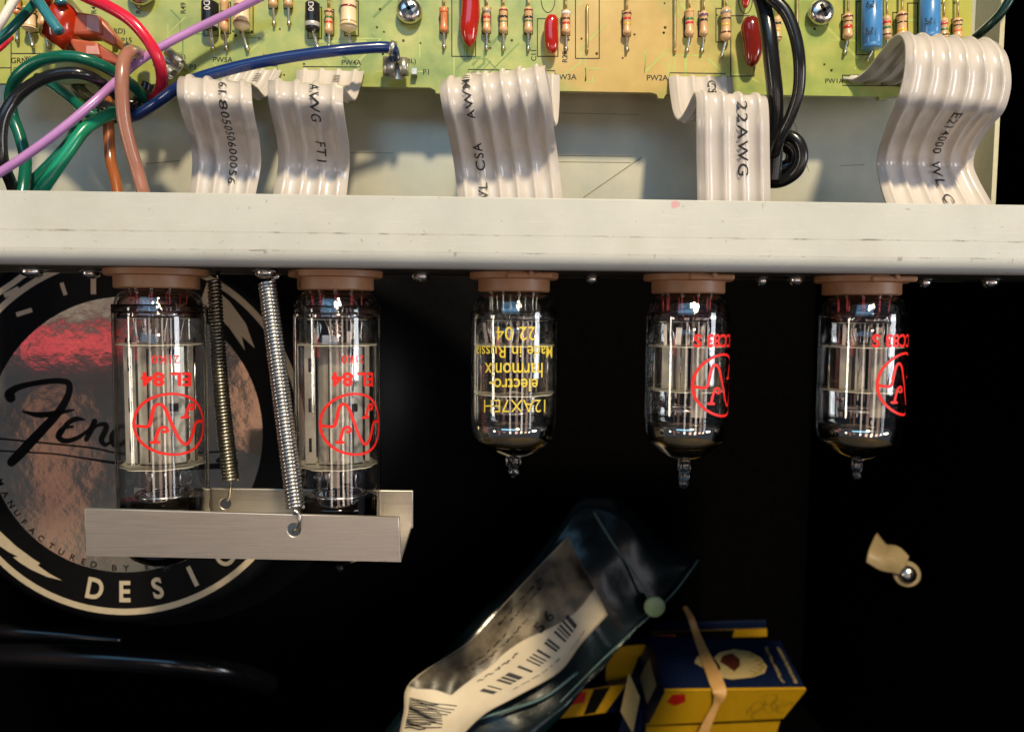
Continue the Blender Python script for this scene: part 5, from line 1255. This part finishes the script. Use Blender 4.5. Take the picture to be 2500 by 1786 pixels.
for k in range(7):
    a0 = rb.uniform(0, 6); cx_, cy_ = rb.uniform(0.5, 0.95), rb.uniform(0.3, 0.8)
    decal('front_ornament', stroke2d([(cx_+0.07*math.cos(a0+j*0.7)*(1-j*0.08), cy_+0.25*math.sin(a0+j*0.7)*(1-j*0.08)) for j in range(8)], 0.014), (lambda k: lambda u, v: fm(min(max(u, 0.02), 0.98), min(max(v, 0.05), 0.95), 0.02+0.001*k))(k), 'olive_print', t)
decal('side_window', poly2d([(0.25, 0.25), (0.75, 0.25), (0.75, 0.8), (0.25, 0.8)]), lm, 'box_white', t)
t, tm, fm, lm = carton('lower yellow tube box directly beneath the one with the emblem',
    [(1548, 1650, 18.2), (1900, 1655, 18.4), (1905, 1757, 15.4), (1578, 1772, 15.2)], [(1568, 1850, 15.6), (1880, 1840, 15.8), (1520, 1740, 18.6)], ('box_blue', 'box_yellow'))
for k in range(4):
    cx_, cy_ = 0.6+0.1*k, 0.3
    decal('front_ornament', stroke2d([(cx_-0.03, cy_), (cx_, cy_+0.2), (cx_+0.03, cy_+0.05)], 0.012), fm, 'olive_print', t)
t, tm, fm, lm = carton('navy and yellow tube box standing behind the bag to the left',
    [(1480, 1560, 20.0), (1590, 1548, 20.0), (1576, 1572, 19.0), (1484, 1580, 19.0)], [(1478, 1662, 19.0), (1560, 1648, 19.0), (1474, 1650, 20.0)], ('box_blue', 'box_yellow'))
t, tm, fm, lm = carton('small yellow box with a red corner, lowest at the left of the boxes',
    [(1420, 1670, 18.4), (1535, 1655, 18.4), (1530, 1668, 17.6), (1370, 1690, 17.6)], [(1368, 1752, 17.6), (1478, 1738, 17.6), (1400, 1750, 18.4)], ('box_blue', 'box_yellow'))
decal('front_patch', poly2d([(0.05, 0.1), (0.4, 0.08), (0.42, 0.5), (0.05, 0.55)]), fm, 'box_red', t)
decal('front_window', poly2d([(0.5, 0.02), (0.76, 0.02), (0.76, 0.96), (0.5, 0.98)]), fm, 'label_black', t)
t, tm, fm, lm = carton('dark box with yellow rim lying behind the emblem box',
    [(1600, 1522, 21.2), (1870, 1514, 21.2), (1872, 1534, 20.4), (1590, 1542, 20.4)], [(1590, 1560, 20.4), (1872, 1552, 20.4), (1600, 1520, 22.4)], ('box_blue', 'box_yellow'))
decal('front_patch', poly2d([(0.0, 0.0), (0.72, 0.0), (0.70, 1.0), (0.22, 1.0), (0.2, 0.4), (0.0, 0.4)]), fm, 'label_black', t)
decal('front_patch', poly2d([(0.01, 0.45), (0.19, 0.45), (0.19, 0.98), (0.01, 0.98)]), lambda u, v: fm(u, v, 0.024), 'box_red', t)
# side box leaning left of the pair
t, tm, fm, lm = carton('dark navy tube box with a pale panel, left of the emblem box',
    [(1560, 1600, 18.8), (1588, 1590, 18.6), (1580, 1770, 16.0), (1540, 1650, 16.6)], [(1510, 1790, 16.8), (1560, 1800, 16.4), (1530, 1700, 18.8)], ('box_blue', 'box_blue'))
q_ = [P(1535, 1640, 16.3), P(1562, 1700, 16.0), P(1545, 1790, 16.1), P(1515, 1735, 16.4)]
mesh('pale_panel', q_, [(0, 1, 2, 3)], 'box_white', t, smooth=False)
# rubber band round the boxes
def strip(pts, wpx, thick, name, mat, parent):
    path = catmull([P(*p) for p in pts], 8); V, Fc = [], []
    for i_, p in enumerate(path):
        tt = (path[min(i_+1, len(path)-1)]-path[max(i_-1, 0)]).normalized()
        view = (p-CAM).normalized(); sd = tt.cross(view).normalized(); k = np.interp(i_/(len(path)-1)*(len(wpx)-1), range(len(wpx)), wpx)/ppc(p.y)/2
        nn = sd.cross(tt).normalized()
        V += [p+sd*k+nn*thick, p-sd*k+nn*thick, p-sd*k-nn*thick, p+sd*k-nn*thick]
    for i_ in range(len(path)-1):
        for j in range(4): j2 = (j+1) % 4; Fc.append((i_*4+j, i_*4+j2, i_*4+4+j2, i_*4+4+j))
    Fc += [(0, 1, 2, 3), tuple(len(V)-4+j for j in range(4))[::-1]]
    o = mesh(name, V, Fc, mat, parent, smooth=False); return o
o = strip([(1672, 1480, 19.2), (1688, 1510, 18.4), (1700, 1545, 17.9), (1722, 1600, 16.4), (1748, 1660, 14.8), (1757, 1690, 14.2), (1748, 1720, 14.4), (1725, 1770, 14.6), (1700, 1830, 14.9)], [10, 16, 18, 26, 36, 34, 14, 22, 30], 0.03, 'rubber_band', 'rubber', None)
tag(o, 'tan rubber band stretched over the emblem box', 'rubber band')

# ------------------------------------------------------------------ cable clamp at the right
YC = 12.0
cl = thing('cable_clamp', 'cream nylon cable clamp with a bright screw at the lower right', 'cable clamp', P(2170, 1370, YC))
# strap, eyelet and screw
o, _ = sheet('strap', [[(2134, 1305, YC+1.2), (2118, 1345, YC+0.2), (2112, 1372, YC)], [(2160, 1335, YC+0.9), (2150, 1362, YC), (2146, 1390, YC-0.1)], [(2190, 1340, YC+0.5), (2180, 1368, YC), (2175, 1394, YC)], [(2215, 1362, YC+0.2), (2205, 1380, YC), (2195, 1400, YC)]], 'nylon', cl, thick=0.18)
bpy.data.objects[o.name]
c = P(2214, 1400, YC-0.1); ax = Vector((-0.30, -1, 0.25)).normalized()
sharp(mesh('eyelet', *lathe(c-ax*0.1, c+ax, [(0, 0.52), (0.12, 0.52), (0.16, 0.47), (0.16, 0.25)], 28), 'nylon', cl), 35)
mesh('screw', *lathe(c+ax*0.1, c+ax, [(0, 0.34), (0.1, 0.34), (0.18, 0.28), (0.25, 0.15), (0.26, 0)], 24), 'steel', cl)
